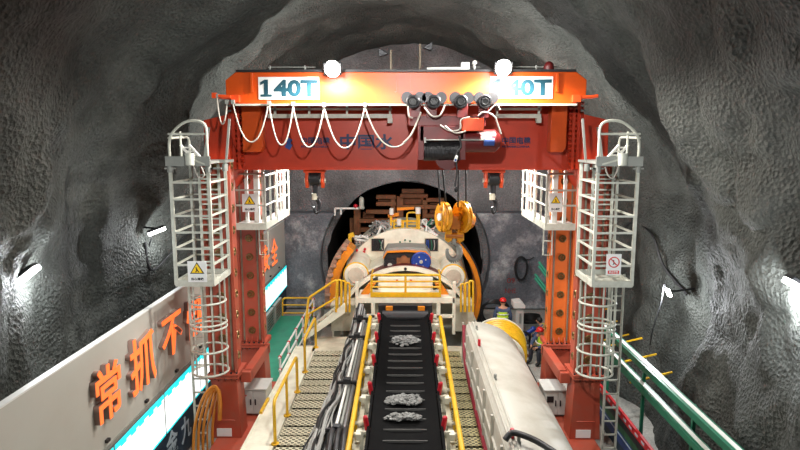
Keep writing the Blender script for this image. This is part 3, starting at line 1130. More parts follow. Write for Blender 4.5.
# ================================================================== CAGED LADDERS AND PLATFORMS
def ladder_tower(s, label):
    xo, xi_ = (-4.39, -3.68) if s < 0 else (4.31, 3.57)
    ya, yb = 11.2, 12.26
    zf, zp = 4.30, 6.56
    t = thing('caged_ladder', label, 'ladder', (s * 4.0, 11.7, 0), 'caged access ladders of the crane')
    R = .026
    for x in (xo, xi_):
        for y in (ya, yb):
            mb = MB(); mb.bar((x, y, zf - .05), (x, y, zp), .055); mb.build('corner_post', M['galv'], t)
    k = 0
    z = zf + .02
    mb = MB()
    zs = []
    while z < zp - .1:
        zs.append(z)
        z += .315
    for z in zs:
        mb.bar((xo, ya, z), (xi_, ya, z), .036)
        mb.bar((xi_, ya, z), (xi_, yb, z), .036)
        mb.bar((xo, ya, z), (xo, yb, z), .036)
        mb.bar((xo, yb, z), (xi_, yb, z), .03)
    mb.build('cage_rail', M['galv'], t)
    # rest platform floor at the cage foot
    mb = MB()
    mb.bar((xo, ya, zf - .03), (xi_, ya, zf - .03), .05, .1)
    mb.bar((xo, yb, zf - .03), (xi_, yb, zf - .03), .05, .1)
    mb.bar((xo, ya, zf - .03), (xo, yb, zf - .03), .05, .1)
    mb.bar((xi_, ya, zf - .03), (xi_, yb, zf - .03), .05, .1)
    for k in range(5):
        y = ya + .1 + k * .13
        mb.box(min(xo, xi_), max(xo, xi_), y, y + .09, zf - .02, zf)
    mb.build('rest_platform', M['galv'], t)
    # upper platform
    mb = MB()
    mb.box(min(xo, xi_) - .06, max(xo, xi_) + .06, ya - .06, yb + .02, zp, zp + .05)
    mb.box(min(xo, xi_) - .06, max(xo, xi_) + .06, ya - .08, ya - .04, zp - .04, zp + .14)
    xj = 3.5 * s
    mb.box(min(xi_, xj), max(xi_, xj), ya + .5, yb, zp, zp + .05)
    up = mb.build('upper_platform', M['galv_d'], t)
    # rounded guard rail above
    mb = MB()
    zg = P(190, 120.5, ya).z
    pts = fillet([(xi_, ya, zp), (xi_, ya, zg - .02), (xi_ + s * .38, ya, zg + .01), (xo, ya, zg - .27), (xo, ya, zp)], .2)
    mb.tube(pts, R, 8)
    zm = zp + .55
    mb.tube([(xo, ya, zm), (xi_, ya, zm)], R * .8, 8)
    pts2 = fillet([(xo, ya, zg - .32), (xo, yb, zg - .3), (xo, yb, zp)], .15)
    mb.tube(pts2, R * .9, 8)
    mb.tube([(xo, ya, zm), (xo, yb, zm)], R * .8, 8)
    mb.tube([(xo - s * .2, ya + .05, zp), (xo - s * .2, ya + .05, zg - .2)], R * .8, 8)
    mb.build('guard_rail', M['galv'], t)
    # leaning ladder head and props inside the rail
    mb = MB()
    for dx in (0, .17):
        mb.bar((xo - s * (.08 + dx), ya + .35, zg - .45), (xo - s * (.36 + dx), ya + .35, zp + .02), .07, .035)
    for k in range(4):
        f = .15 + k * .22
        x = xo - s * (.08 + .28 * f)
        z = zg - .45 + (zp + .02 - zg + .45) * f
        mb.bar((x, ya + .35, z), (x - s * .17, ya + .35, z), .03)
    mb.build('ladder_head', M['white'], t)
    mb = MB()
    mb.bar((xi_ + s * .42, yb, zp), (xi_ + s * .30, yb, zg - .1), .05)
    mb.build('stay_bar', M['galv_d'], t)
    mb = MB()
    mb.bar((s * 3.52, ya + .6, zp), (s * 3.42, ya + .6, zp + .85), .04)
    mb.build('stay_bar', M['galv_d'], t)
    # work lamp clamped to the platform edge with its lead
    mb = MB()
    xc = s * 3.98
    mb.cyl((xc, ya - .1, zp - .02), (xc, ya - .1, zp + .2), .085, seg=18)
    mb.bar((xc, ya - .1, zp + .1), (xi_, ya - .06, zp - .02), .03)
    mb.build('clamp_box', M['galv'], t)
    mb = MB()
    mb.tube(smooth_path([(xc - s * .05, ya - .1, zp), (xc - s * .15, ya - .1, zp - .25), (xc - s * .25, ya - .1, zp - .2), (xi_ + s * .1, ya - .1, zp - .05)], 6), .015, 6)
    mb.build('lead_wire', M['cable'], t)
    for x in (xo, xi_, s * 3.53):
        mb = MB()
        mb.cyl((x, ya + (.55 if x == s * 3.53 else 0), zp - .16), (x, ya + (.55 if x == s * 3.53 else 0), zp - .02), .055, seg=12)
        mb.box(x - .1, x + .1, ya - .03, ya + .03, zp - .1, zp - .07)
        mb.build('post_clamp', M['galv_d'], t)
    # pale ladder seen inside the cage
    mb = MB()
    xc = s * 4.0
    yb -= .12
    for dx in (-.2, .2):
        mb.bar((xc + dx, yb + .05, zf), (xc + dx, yb + .05, zp - .05), .05, .03)
    z = zf + .2
    while z < zp - .1:
        mb.bar((xc - .2, yb + .05, z), (xc + .2, yb + .05, z), .028)
        z += .3
    mb.build('inner_ladder', M['galv'], t)
    # lower caged run: hoops and straps
    xc, yc, rr = (-3.96 if s < 0 else 3.83), 11.66, .35
    for z in (3.81, 3.37, 3.28, 2.82, 2.35):
        mb = MB(); mb.ring((xc, yc, z), (0, 0, 1), rr, .022, n=36, seg=6); mb.build('hoop', M['galv'], t)
    for k in range(7):
        a = PI + PI * k / 6
        x, y = xc + rr * math.cos(a), yc + rr * math.sin(a)
        mb = MB(); mb.bar((x, y, 2.33), (x, y, zf - .05), .03, .012); mb.build('cage_strap', M['galv'], t)
    mb = MB()
    xl_ = s * 4.30
    for dx in (-.14, .14):
        mb.bar((xl_ + dx, 11.95, 0.0), (xl_ + dx, 11.95, zf), .045, .03)
    z = .25
    while z < zf - .1:
        mb.bar((xl_ - .14, 11.95, z), (xl_ + .14, 11.95, z), .03)
        z += .3
    mb.build('lower_ladder', M['galv'], t)
    return t


ladder_tower(-1, 'pale caged access ladder on the left side with a yellow triangle sign')
ladder_tower(1, 'pale caged access ladder on the right side with a red prohibition sign')
a, b = P(188.5, 282, 11.16), P(206.5, 261, 11.16)
hazard_sign(a.x, b.x, 11.155, a.z, b.z, 'yellow triangle warning sign on the lower cage of the left ladder')
a, b = P(605.5, 275, 11.16), P(621.5, 254, 11.16)
hazard_sign(a.x, b.x, 11.155, a.z, b.z, 'red prohibition sign on the lower cage of the right ladder', True)


def basket(s, label):
    Ya, Yb_ = 13.45, 16.2
    xo, xn = s * 3.86, s * 3.17
    z0, z1 = 5.1, 6.25
    t = thing('work_platform', label, 'work platform', (s * 3.5, 14.6, z0 - .1), 'railed work platforms on the rear legs')
    mb = MB()
    mb.box(min(xo, xn), max(xo, xn), Ya, LYR - .3, z0 - .03, z0)
    mb.box(min(s * 3.47, xn), max(s * 3.47, xn), LYR - .3, Yb_, z0 - .03, z0)
    mb.build('deck', M['white'], t)
    mb = MB()
    mb.box(min(xo, xn), max(xo, xn), Ya - .02, Ya + .02, z0 - .12, z0 + .03)
    mb.bar((xn, Ya, z0 - .04), (xn, Yb_, z0 - .04), .04, .15)
    mb.bar((xn, Yb_, z0 - .04), (s * 3.47, Yb_, z0 - .04), .04, .15)
    mb.build('toe_board', M['galv'], t)
    mb = MB()
    R = .026
    mb.tube(fillet([(xo, Ya, z0), (xo, Ya, z1), (xn, Ya, z1), (xn, Ya, z0)], .1), R, 8)
    for f in (.38, .68):
        z = z0 + (z1 - z0) * f
        mb.tube([(xo, Ya, z), (xn, Ya, z), (xn, Yb_, z)], R * .85, 8)
    mb.tube([(xn, Ya, z1 - .04), (xn, Yb_, z1 - .04)], R, 8)
    for k in range(1, 6):
        y = Ya + (Yb_ - Ya) * k / 5
        mb.tube([(xn, y, z0), (xn, y, z1 - .04)], R, 8)
    for f in (.38, .68, .97):
        z = z0 + (z1 - z0) * f
        mb.tube([(xn, Yb_, z), (s * 3.47, Yb_, z)], R * .85, 8)
    mb.build('guard_rail', M['galv'], t)
    # gate frame on the far inner side
    mb = MB()
    for f in (.05, .3, .6, .97):
        z = z0 + 1.35 * f
        mb.bar((xn - s * .02, Yb_ - 1.6, z), (xn - s * .02, Yb_ - .8, z), .04)
    for y in (Yb_ - 1.6, Yb_ - .8):
        mb.bar((xn - s * .02, y, z0 - .05), (xn - s * .02, y, z0 + 1.35), .05)
    mb.build('gate', M['white'], t)
    # pale uprights beside the leg
    mb = MB()
    for x, w in ((s * 3.68, .07), (s * 3.45, .11), (s * 3.3, .06)):
        mb.box(x - w / 2, x + w / 2, Ya + .35, Ya + .35 + w, z0, mzb - .03)
    mb.build('upright', M['white'], t)
    # hanging step frame below
    mb = MB()
    x = s * 3.3
    mb.tube([(x - .1, Ya + .3, z0 - .1), (x - .1, Ya + .3, z0 - .75), (x + .1, Ya + .3, z0 - .75), (x + .1, Ya + .3, z0 - .1)], .018, 8)
    mb.tube([(x - .1, Ya + .3, z0 - .42), (x + .1, Ya + .3, z0 - .42)], .018, 8)
    mb.build('hanging_step', M['galv'], t)
    return Ya


Ya = basket(-1, 'white railed work platform around the rear leg on the left')
basket(1, 'white railed work platform around the rear leg on the right')
a, b = P(242.5, 212, Ya - .04), P(257, 194, Ya - .04)
hazard_sign(a.x, b.x, Ya - .03, a.z, b.z, 'yellow triangle warning sign on the rail of the left work platform')
a, b = P(549, 212, Ya - .04), P(562.5, 193, Ya - .04)
hazard_sign(a.x, b.x, Ya - .03, a.z, b.z, 'yellow triangle warning sign on the rail of the right work platform')


# ================================================================== ELECTRIC CABINETS
def cabinet(s, label):
    x0, x1 = s * 3.26, s * 3.88
    y0, y1 = 13.35, 13.95
    z0, z1 = .6, 1.2
    t = thing('electric_cabinet', label, 'cabinet', (s * 3.67, 13.65, z0), 'electric cabinets on the crane bogies')
    xa, xb = min(x0, x1), max(x0, x1)
    mb = MB(); mb.box(xa, xb, y0, y1, z0, z1); mb.box(xa - .03, xb + .03, y0 - .04, y1 + .03, z1, z1 + .04)
    mb.build('body', M['cabinet'], t, bevel=.01)
    xm = (xa + xb) / 2
    for i, (p, q) in enumerate(((xa + .02, xm - .005), (xm + .005, xb - .02))):
        mb = MB(); mb.box(p, q, y0 - .02, y0, z0 + .03, z1 - .03); d = mb.build('door', M['cabinet'], t, bevel=.006)
        mb = MB(); hx = q - .05 if i == 0 else p + .05
        mb.box(hx - .015, hx + .015, y0 - .035, y0 - .02, z0 + .24, z0 + .38); mb.build('handle', M['steel_d'], d)
        if s > 0 and i == 0:
            mb = MB(); mb.box(p + .03, q - .1, y0 - .03, y0 - .02, z1 - .27, z1 - .12); mb.build('display_panel', M['black'], d)
        if s < 0 and i == 0:
            mb = MB()
            for k in range(2): mb.cyl((p + .06 + k * .07, y0 - .03, z1 - .13), (p + .06 + k * .07, y0 - .02, z1 - .13), .018, seg=12)
            mb.build('indicator_lamp', M['sign_r'], d)
    return t


cabinet(-1, 'light grey electric cabinet with two doors beside the left rear leg')
cabinet(1, 'light grey electric cabinet with a dark panel beside the right rear leg')

# ================================================================== HOARDING, LIGHT BOXES, BANNERS (left)
HX = -4.9
HZ0, HZ1 = 2.0, 3.78
ho = thing('slogan_board', 'long greige slogan board with lit orange-red characters along the left wall', 'board', (HX, 14, HZ0))
mb = MB(); mb.box(HX - .12, HX, 3, 24, HZ0, HZ1); mb.build('panel', M['hoard'], ho)
mb = MB(); mb.box(HX - .1, HX + .008, 3, 24, HZ1, HZ1 + .025); mb.build('top_edge', M['hoard_w'], ho)
mb = MB(); mb.box(HX - .1, HX + .03, 3, 24, HZ0 - .04, HZ0 + .02); mb.build('bottom_edge', M['galv_d'], ho)
for i in range(12):
    y = 6.2 + i * 1.5
    mb = MB(); mb.box(HX, HX + .05, y - .05, y + .05, HZ0 + .1, HZ0 + .15); mb.build('clip', M['steel_d'], ho)


def board_char(ch, u0, u1, v0, v1):
    uc = (u0 + u1) / 2
    a, b = PX(u0, (v0 + v1) / 2 + 10, HX), PX(u1, (v0 + v1) / 2 - 6, HX)
    c = PX(uc, (v0 + v1) / 2, HX)
    top, bot = PX(uc, v0, HX).z, PX(uc, v1, HX).z
    w, h = b.y - a.y, top - bot
    return c.y, c.z, w, h


def slogan(ch, y, z, w, h):
    mb = MB()
    add_text(mb, ch, (HX + .0, y - w / 2, z - h / 2), (0, 1, 0), (0, 0, 1), w, h, bold=.012, depth=.09)
    o = mb.build('character', M['letter_side'], ho, smooth=False)
    mb = MB()
    add_text(mb, ch, (HX + .09, y - w / 2, z - h / 2), (0, 1, 0), (0, 0, 1), w, h, bold=.012, depth=.012)
    mb.build('lit_face', M['letter'], o, smooth=False)


for ch, u0, u1, v0, v1 in (('常', 91, 116, 363, 420), ('抓', 126, 151, 333, 389), ('不', 158, 178, 314, 355), ('懈', 183, 199, 297, 336)):
    c = board_char(ch, u0, u1, v0, v1)
    print('CHAR', ch, [round(x, 2) for x in c])
    slogan(ch, c[0], c[1], min(c[2], 1.15), c[3])
for i, ch in enumerate('质量安全'):
    slogan(ch, 17.6 + i * 1.35, 2.95, .95, .95)

# light box strip under the board
LZ0, LZ1 = 1.05, 1.92
lb = thing('light_box', 'long glowing white light box with cyan edges under the slogan board', 'light box', (HX, 14, LZ0))
mb = MB(); mb.box(HX - .1, HX + .02, 5.2, 24, LZ0, LZ1); mb.build('casing', M['galv_d'], lb)
for i in range(9):
    y0 = 5.2 + i * 2.1
    mb = MB(); mb.box(HX + .02, HX + .03, y0 + .02, y0 + 2.05, LZ0 + .04, LZ1 - .09); o = mb.build('lit_panel', M['led'], lb)
    mb = MB()
    mb.box(HX + .02, HX + .032, y0 + .02, y0 + 2.05, LZ1 - .09, LZ1)
    for k in range(5):
        yy = y0 + .1 + k * .4 + random.random() * .1
        mb.box(HX + .02, HX + .033, yy, yy + .22, LZ1 - .13 - .03 * random.random(), LZ1 - .08)
    mb.box(HX + .02, HX + .032, y0 + .02, y0 + 2.05, LZ0, LZ0 + .04)
    mb.build('cyan_border', M['led_c'], o)

mb = MB(); mb.box(HX - .1, HX, 3, 24, .08, LZ0 - .02)
bn = tag(mb.build('navy_banner', M['navy'], None), 'dark navy banner strip with pale characters below the light boxes', 'banner')
mb = MB()
for ch, u0, u1, v0, v1 in (('金', 166, 178, 430, 455), ('九', 180, 192, 417, 438)):
    c = board_char(ch, u0, u1, v0, v1)
    add_text(mb, ch, (HX + .002, c[0] - .3, c[1] - .28), (0, 1, 0), (0, 0, 1), .6, .56, bold=.02, depth=.01)
mb.build('lettering', M['chars'], bn, smooth=False)

# orange hoses hanging in arcs at the ladder foot
for k in range(5):
    mb = MB()
    y = 11.6 + .12 * k
    x0 = -4.62 + .03 * k
    pts = smooth_path([P(193 + 5 * k, 456, y), P(195 + 4.4 * k, 425, y), P(203 + 3.6 * k, 398, y), P(214 + 1.2 * k, 386 + k, y + .1), P(219 + .5 * k, 396 + 2 * k, y + .2), P(219 + .5 * k, 420, y + .3)], 7)
    mb.tube(pts, .03, 8)
    tag(mb.build('orange_hose', M['ocable'], None), 'orange hose arching beside the foot of the left ladder', 'hose', 'orange hoses by the left ladder')

# ================================================================== RIGHT SIDE RAILS AND BANNER
RX = 4.95
gr = thing('green_guard_rail', 'green steel guard rail with two broad white-topped rails along the right wall', 'guard rail', (RX, 13, 0))
for zz in (2.46, 1.98):
    mb = MB()
    mb.box(RX - .11, RX + .08, 7.5, 19, zz - .13, zz)
    rl = mb.build('rail', M['green'], gr, bevel=.006)
    mb = MB(); mb.box(RX - .05, RX + .03, 7.5, 19, zz, zz + .012); mb.build('white_strip', M['white'], rl)
    mb = MB(); mb.box(RX + .09, RX + .15, 7.5, 19, zz - .16, zz - .11); mb.build('rail', M['green'], gr)
for i in range(6):
    y = 7.8 + i * 2.2
    mb = MB(); mb.box(RX + .1, RX + .16, y, y + .06, 0, 2.4); mb.build('post', M['green'], gr)
for i in range(6):
    y = 12.9 + i * .9
    lab = 'thin yellowish brace bar running from the green rail to the rock'
    mb = MB(); mb.bar((RX + .1, y, 1.6 + .1 * (i % 3)), (6.1, y + .25, 1.75 + .1 * (i % 3)), .035)
    mb.build('brace', M['yellow'], gr)
mb = MB()
ba = thing('striped_banner', 'red, green and blue striped banner leaning along the foot of the right wall', 'banner', (RX - .1, 13, 0))
for (z0, z1, m) in ((.82, .98, 'b_red'), (.66, .82, 'black'), (.5, .66, 'b_green'), (.22, .5, 'b_blue'), (.03, .22, 'navy')):
    mb = MB(); mb.box(RX - .12, RX - .06, 6, 20, z0, z1); mb.build('band', M[m], ba)
y = 7.0
while y < 18:
    mb = MB(); mb.box(RX - .125, RX - .118, y, y + .16, .87, .92); mb.build('dash', M['chars'], ba)
    y += .34
mb = MB(); mb.box(RX - .128, RX - .118, 6, 20, .42, .45); mb.build('white_line', M['chars'], ba)

# ================================================================== TUNNEL BORING MACHINE
tbm = thing('tunnel_boring_machine', 'cream tunnel boring machine filling the dark round bore behind the crane', 'tunnel boring machine', (0, 21, 0))
DC = V((0, 22.0, 1.32))
DR = 2.42


def shell(mb, c, R, y0, y1, a0, a1, n=48, th=.06):
    A = [V((c[0] + R * math.cos(a0 + (a1 - a0) * k / n), y0, c[2] + R * math.sin(a0 + (a1 - a0) * k / n))) for k in range(n + 1)]
    B = [V((p.x, y1, p.z)) for p in A]
    A2 = [V((c[0] + (R - th) * math.cos(a0 + (a1 - a0) * k / n), y0, c[2] + (R - th) * math.sin(a0 + (a1 - a0) * k / n))) for k in range(n + 1)]
    B2 = [V((p.x, y1, p.z)) for p in A2]
    bm = mb.bm
    va, vb, va2, vb2 = [[bm.verts.new(p) for p in L] for L in (A, B, A2, B2)]
    fs = []
    for i in range(n):
        fs += [bm.faces.new([va[i], va[i + 1], vb[i + 1], vb[i]]), bm.faces.new([va2[i], vb2[i], vb2[i + 1], va2[i + 1]]),
               bm.faces.new([va[i], va2[i], va2[i + 1], va[i + 1]]), bm.faces.new([vb[i], vb[i + 1], vb2[i + 1], vb2[i]])]
    for i in (0, n):
        fs.append(bm.faces.new([va[i], vb[i], vb2[i], va2[i]]))
    mb._fin(fs)
    return mb


D = math.radians
mb = MB(); mb.cyl(DC + V((0, .12, 0)), (0, 24.6, DC.z), DR - .02, DR + .1, seg=72); mb.build('shield', M['cream'], tbm)
mb = MB(); mb.cyl(DC, DC + V((0, .12, 0)), DR, seg=72); bulk = mb.build('bulkhead', M['cream'], tbm, bevel=.02)
for u0, u1 in ((371.5, 384), (425, 438)):
    a, b = P(u0, 251, 22), P(u1, 238.5, 22)
    mb = MB(); mb.box(a.x, b.x, 21.985, 22.03, a.z, b.z); op = mb.build('opening', M['black'], bulk)
    mb = MB()
    for (x0, x1, z0, z1) in ((a.x - .03, b.x + .03, a.z - .03, a.z), (a.x - .03, b.x + .03, b.z, b.z + .03), (a.x - .03, a.x, a.z, b.z), (b.x, b.x + .03, a.z, b.z)):
        mb.box(x0, x1, 21.96, 22.0, z0, z1)
    mb.build('opening_frame', M['cream_d'], bulk)
    for k in range(5):
        mb = MB()
        x = a.x + .06 + k * (b.x - a.x - .12) / 4
        mb.tube(smooth_path([(x, 21.96, a.z + .05), (x + random.uniform(-.06, .06), 21.93, (a.z + b.z) / 2), (x + random.uniform(-.05, .05), 21.96, b.z - .05)], 5), .02, 6)
        mb.build('opening_hose', M[random.choice(['gcable', 'green', 'blue', 'steel_d'])], bulk)
for u, v in ((357, 250), (364, 252), (367, 256), (362, 258), (359, 254), (365, 249)):
    mb = MB(); q = P(u, v, 21.98); mb.cyl(q, q - V((0, .06, 0)), .05, seg=12); mb.build('valve_knob', [M['capred']], bulk)
for u, v in ((400, 242), (405, 240), (410, 241)):
    mb = MB(); q = P(u, v, 21.98); mb.cyl(q, q - V((0, .04, 0)), .035, seg=10); mb.build('indicator_lamp', M['green'], bulk)

# body between ring and bulkhead, the ring itself and a dark skirt
RCZ = .50
mb = MB(); shell(mb, (0, 0, .58), 2.32, 20.4, 21.95, D(8), D(172)); mb.build('body_shell', M['cream'], tbm)
mb = MB(); shell(mb, (0, 0, RCZ), 2.33, 19.4, 20.6, D(15), D(165)); mb.build('skirt', M['darkred'], tbm)
mb = MB(); shell(mb, (0, 0, RCZ), 2.40, 19.15, 19.4, D(15), D(165), th=.12); mb.build('ring_rim', M['cream'], tbm)
mb = MB(); q = V((0, 19.12, RCZ + 2.34)); mb.cyl(q, q + V((0, .1, 0)), .05, seg=12); mb.build('rim_bolt', M['steel_d'], tbm)
# side thrust cylinders with yellow collars
for u, v in ((356, 275), (453, 277)):
    c = P(u, v, 20.0)
    mb = MB(); mb.cyl(c, c + V((0, 2.2, .05)), .40, seg=36); cy = mb.build('thrust_cylinder', M['cream'], tbm, bevel=.02)
    mb = MB(); mb.ring(c + V((0, .06, 0)), (0, 1, 0), .41, .035, n=36, seg=8); mb.build('collar', M['yellow'], cy)
    mb = MB(); mb.cyl(c - V((0, .08, 0)), c, .28, seg=28); mb.build('end_cap', M['cream_d'], cy, bevel=.02)
# amber side segments with worn lining
for s, a0, a1 in ((-1, D(138), D(190)), (1, D(44), D(-22))):
    mb = MB(); shell(mb, (0, 0, DC.z + .15), 2.72, 20.9, 21.9, min(a0, a1), max(a0, a1), n=20, th=.28 if s < 0 else .16)
    sg = mb.build('side_segment', M['yorange'], tbm, bevel=.02)
    mb = MB(); shell(mb, (0, 0, DC.z + .15), 2.9 if s < 0 else 2.78, 21.0, 21.8, min(a0, a1), max(a0, a1), n=20, th=.17 if s < 0 else .05)
    mb.build('segment_lining', M['pinkbrown'] if s < 0 else M['steel_d'], sg)
    for k in range(7 if s < 0 else 0):
        mb = MB()
        a = min(a0, a1) + (max(a0, a1) - min(a0, a1)) * (k + .5) / 7
        c = V((2.78 * math.cos(a), 20.88, DC.z + .15 + 2.78 * math.sin(a)))
        mb.box(c.x - .1, c.x + .1, 20.82, 20.95, c.z - .06, c.z + .06)
        mb.build('segment_lug', M['pinkbrown'] if s < 0 else M['yorange'], sg, bevel=.015)

# upper yellow cage on the machine
Yc = 22.4


def poly_tube(px, Y, r, mb=None, seg=8):
    mb = mb or MB()
    mb.tube([P(u, v, Y) for u, v in px], r, seg)
    return mb


def ubar(mb, a, b, Y, w):
    mb.bar(P(a[0], a[1], Y), P(b[0], b[1], Y), w)


mb = MB()
for a, b in (((391, 239), (391, 216)), ((403, 239), (403, 221)), ((419, 239), (419, 212)), ((391, 239), (419, 239)), ((391, 231), (403, 231)), ((391, 221), (419, 221)), ((403, 231), (419, 231))):
    ubar(mb, a, b, Yc, .07)
mb.build('access_cage', M['yellow'], tbm)
for px in (((394, 231), (394, 222), (396, 219.5), (400, 219.5), (402, 222), (402, 231)), ((407, 230), (407, 215), (409, 212.5), (415, 212.5), (417, 215), (417, 230))):
    mb = MB(); mb.tube(fillet([P(u, v, Yc - .05) for u, v in (px[0], (px[0][0], px[3][1]), (px[-1][0], px[3][1]), px[-1])], .12), .035, 8)
    for v in (224, 228): ubar(mb, (px[0][0], v), (px[-1][0], v), Yc - .05, .04)
    mb.build('cage_hoop', M['yellow'], tbm)
mb = MB(); ubar(mb, (391, 210), (391, 221), Yc + .1, .1); ubar(mb, (419, 208), (419, 216), Yc + .1, .1); ubar(mb, (388, 216), (399, 214), Yc + .2, .12); ubar(mb, (397, 209), (414, 208), Yc + .2, .1)
mb.build('cage_bracket', M['yorange'], tbm)
for u, v, r in ((391.5, 212, .08), (418, 211, .1), (399, 222.5, .09)):
    mb = MB(); q = P(u, v, Yc - .05); mb.cyl(q - V((0, 0, .1)), q + V((0, 0, .14)), r, seg=14); mb.build('filter_canister', M['white'], tbm)

# tangled hoses beside the cage
def hose_part(u0, u1, vmin, vmax, n, cols):
    for k in range(n):
        a = P(random.uniform(u0, u1), vmax + random.uniform(0, 3), 22.3 + random.random() * .5)
        pts = [a]
        for j in range(3):
            pts.append(P(random.uniform(u0, u1), random.uniform(vmin, vmax), 22.2 + random.random() * .7))
        mb = MB(); mb.tube(smooth_path(pts, 6), random.uniform(.022, .045), 6)
        mb.build('hose', M[random.choice(cols)], tbm)


hose_part(353, 370, 235, 243, 9, ['white', 'gcable', 'bcable', 'white'])
hose_part(369, 390, 220, 236, 14, ['white', 'gcable', 'bcable', 'steel', 'white'])
hose_part(420, 440, 219, 234, 18, ['white', 'bcable', 'green', 'white', 'capred', 'gcable'])
mb = MB(); ubar(mb, (349, 236), (354, 234), 22.3, .16); ubar(mb, (350, 243), (350, 235), 22.3, .12); mb.build('yellow_bracket', M['yellow'], tbm)

# rusty steel frames inside the bore
fr = thing('launch_frame', 'rusty brown steel frame standing inside the dark bore behind the machine', 'frame', (0, 26.6, 0))
Yr = 26.4
for u, w in ((357, .3), (393, .22), (400, .3), (425, .22), (447, .3)):
    a, b = P(u, 195 + abs(u - 405) * .25, Yr), P(u, 262, Yr)
    mb = MB(); mb.box(a.x - w / 2, a.x + w / 2, Yr, Yr + .3, b.z, a.z); mb.build('post', M['rust'], fr, bevel=.02)
for u0, u1, v in ((376, 396, 197), (376, 396, 204), (366, 392, 212), (358, 392, 221), (400, 428, 196), (402, 425, 207), (426, 444, 200), (424, 450, 207), (424, 452, 216), (360, 380, 230)):
    a, b = P(u0, v, Yr - .1), P(u1, v, Yr - .1)
    mb = MB(); mb.box(a.x, b.x, Yr - .1, Yr + .25, a.z - .09, a.z + .09)
    mb.build('cross_beam', M['rust'], fr, bevel=.015)
for u0, u1, v0, v1 in ((402, 424, 189, 204), (363, 374, 212, 222), (430, 446, 203, 214), (374, 392, 222, 240), (350, 360, 218, 240), (444, 458, 220, 245), (428, 444, 218, 236), (378, 394, 196, 206)):
    a, b = P(u0, v1, Yr + .4), P(u1, v0, Yr + .4)
    mb = MB(); mb.box(a.x, b.x, Yr + .4, Yr + .6, a.z, b.z); mb.build('back_panel', M['rust'], fr)

# pump unit with blue motor
Yu = 20.15
pu = thing('motor_unit', 'boxy motor unit with grey lid, orange edge and blue disc on top of the machine', 'machine', P(406, 269, Yu))
mb = MB()
px = [(384, 270), (384, 257), (388, 252.5), (425, 252.5), (430, 258), (430, 270)]
mb.prism([P(u, v, Yu) for u, v in px], (0, .9, 0)); mb.build('housing', M['black'], pu, bevel=.015)
mb = MB()
lid = [(383.5, 258), (387.5, 251.8), (391, 249.5), (424, 249.5), (427, 251.8), (430.5, 258), (430.5, 256), (427, 249.5), (424, 246), (391, 246), (387.5, 249.5), (383.5, 256)]
A = [P(u, v, Yu - .06) for u, v in ((383.2, 259), (387, 252.5), (406, 251.6), (426, 252.5), (431, 259))]
B = [p + V((0, 0, .14)) for p in A]
mb.strip(A, B, (0, 1.0, 0)); mb.build('lid', M['galv_d'], pu, bevel=.01)
mb = MB()
mb.strip([p + V((0, -.012, -.005)) for p in A], [p + V((0, -.012, .06)) for p in A], (0, -.03, 0)); mb.build('orange_edge', M['yorange'], pu)
c = P(421, 261, Yu)
mb = MB(); mb.cyl(c - V((0, .12, 0)), c, .34, seg=36); mb.ring(c - V((0, .12, 0)), (0, 1, 0), .3, .03, n=32, seg=6); dm = mb.build('motor_disc', M['blue'], pu, bevel=.02)
for k in range(4):
    mb = MB(); mb.cyl(c + V((.17 * math.cos(k * PI / 2 + .4), -.15, .17 * math.sin(k * PI / 2 + .4))), c + V((.17 * math.cos(k * PI / 2 + .4), -.1, .17 * math.sin(k * PI / 2 + .4))), .025, seg=8); mb.build('disc_bolt', M['galv'], dm)
mb = MB()
mb.cyl(c - V((0, .17, 0)), c - V((0, .1, 0)), .06, seg=14); mb.build('disc_hub', M['galv'], dm)
c = P(390, 264.5, Yu)
mb = MB(); mb.cyl(c - V((0, .12, 0)), c, .22, seg=28); mb.build('pulley', M['steel_d'], pu)
mb = MB(); mb.cyl(c - V((0, .16, 0)), c - V((0, .1, 0)), .08, seg=16); mb.build('pulley_hub', M['galv'], pu)
mb = MB(); c = P(404, 259, Yu); mb.cyl(c - V((0, .1, 0)), c, .13, seg=20); mb.box(c.x - .25, c.x + .2, Yu - .05, Yu, c.z - .25, c.z + .05); mb.build('valve_block', M['rust'], pu)

# platform with yellow railing in front of the ring
Yp = 18.2
mb = MB()
for v, w in ((275, .06), (281.5, .045), (287, .045)):
    mb.tube([P(371.5, v, Yp) + V((0, .7, 0)), P(371.5, v, Yp), P(440, v, Yp), P(440, v, Yp) + V((0, .7, 0))], w * .62, 8)
for u in (371.5, 405.5, 440):
    mb.tube([P(u, 275, Yp), P(u, 296, Yp)], .035, 8)
rail = mb.build('platform_rail', M['yellow'], tbm)
mb = MB(); a, b = P(370.5, 297, Yp), P(441, 292.5, Yp); mb.box(a.x, b.x, Yp - .03, Yp + .03, a.z, b.z); mb.build('toe_board', M['yellow'], rail)
# cream frame carrying the platform
mb = MB()
a, b = P(358, 303, Yp), P(455, 297.5, Yp)
mb.box(a.x, b.x, Yp - .02, Yp + 1.0, a.z, b.z)
for u in (373, 438.5):
    x = P(u, 310, Yp).x
    mb.box(x - .06, x + .06, Yp - .02, Yp + .14, .95, a.z)
for u in (357, 454):
    x = P(u, 310, Yp).x
    mb.box(x - .05, x + .05, Yp - .02, Yp + .1, .95, P(u, 282, Yp).z)
x0, x1 = P(357, 315, Yp).x, P(454, 315, Yp).x
z = P(400, 316, Yp).z
mb.box(x0, x1, Yp - .02, Yp + .1, z - .06, z + .04)
mb.build('platform_frame', M['cream'], tbm, bevel=.01)
mb = MB()
a, b = P(374, 324, Yp + .9), P(438, 300, Yp + .9)
mb.box(a.x, b.x, Yp + .85, Yp + .95, .95, b.z)
for u in (388, 406, 424):
    x = P(u, 310, Yp + .8).x
    mb.box(x - .04, x + .04, Yp + .75, Yp + .85, .95, b.z)
mb.build('back_panel', M['cream_d'], tbm)
mb = MB()
a, b = P(378, 292, Yp + .95), P(433, 277, Yp + .95)
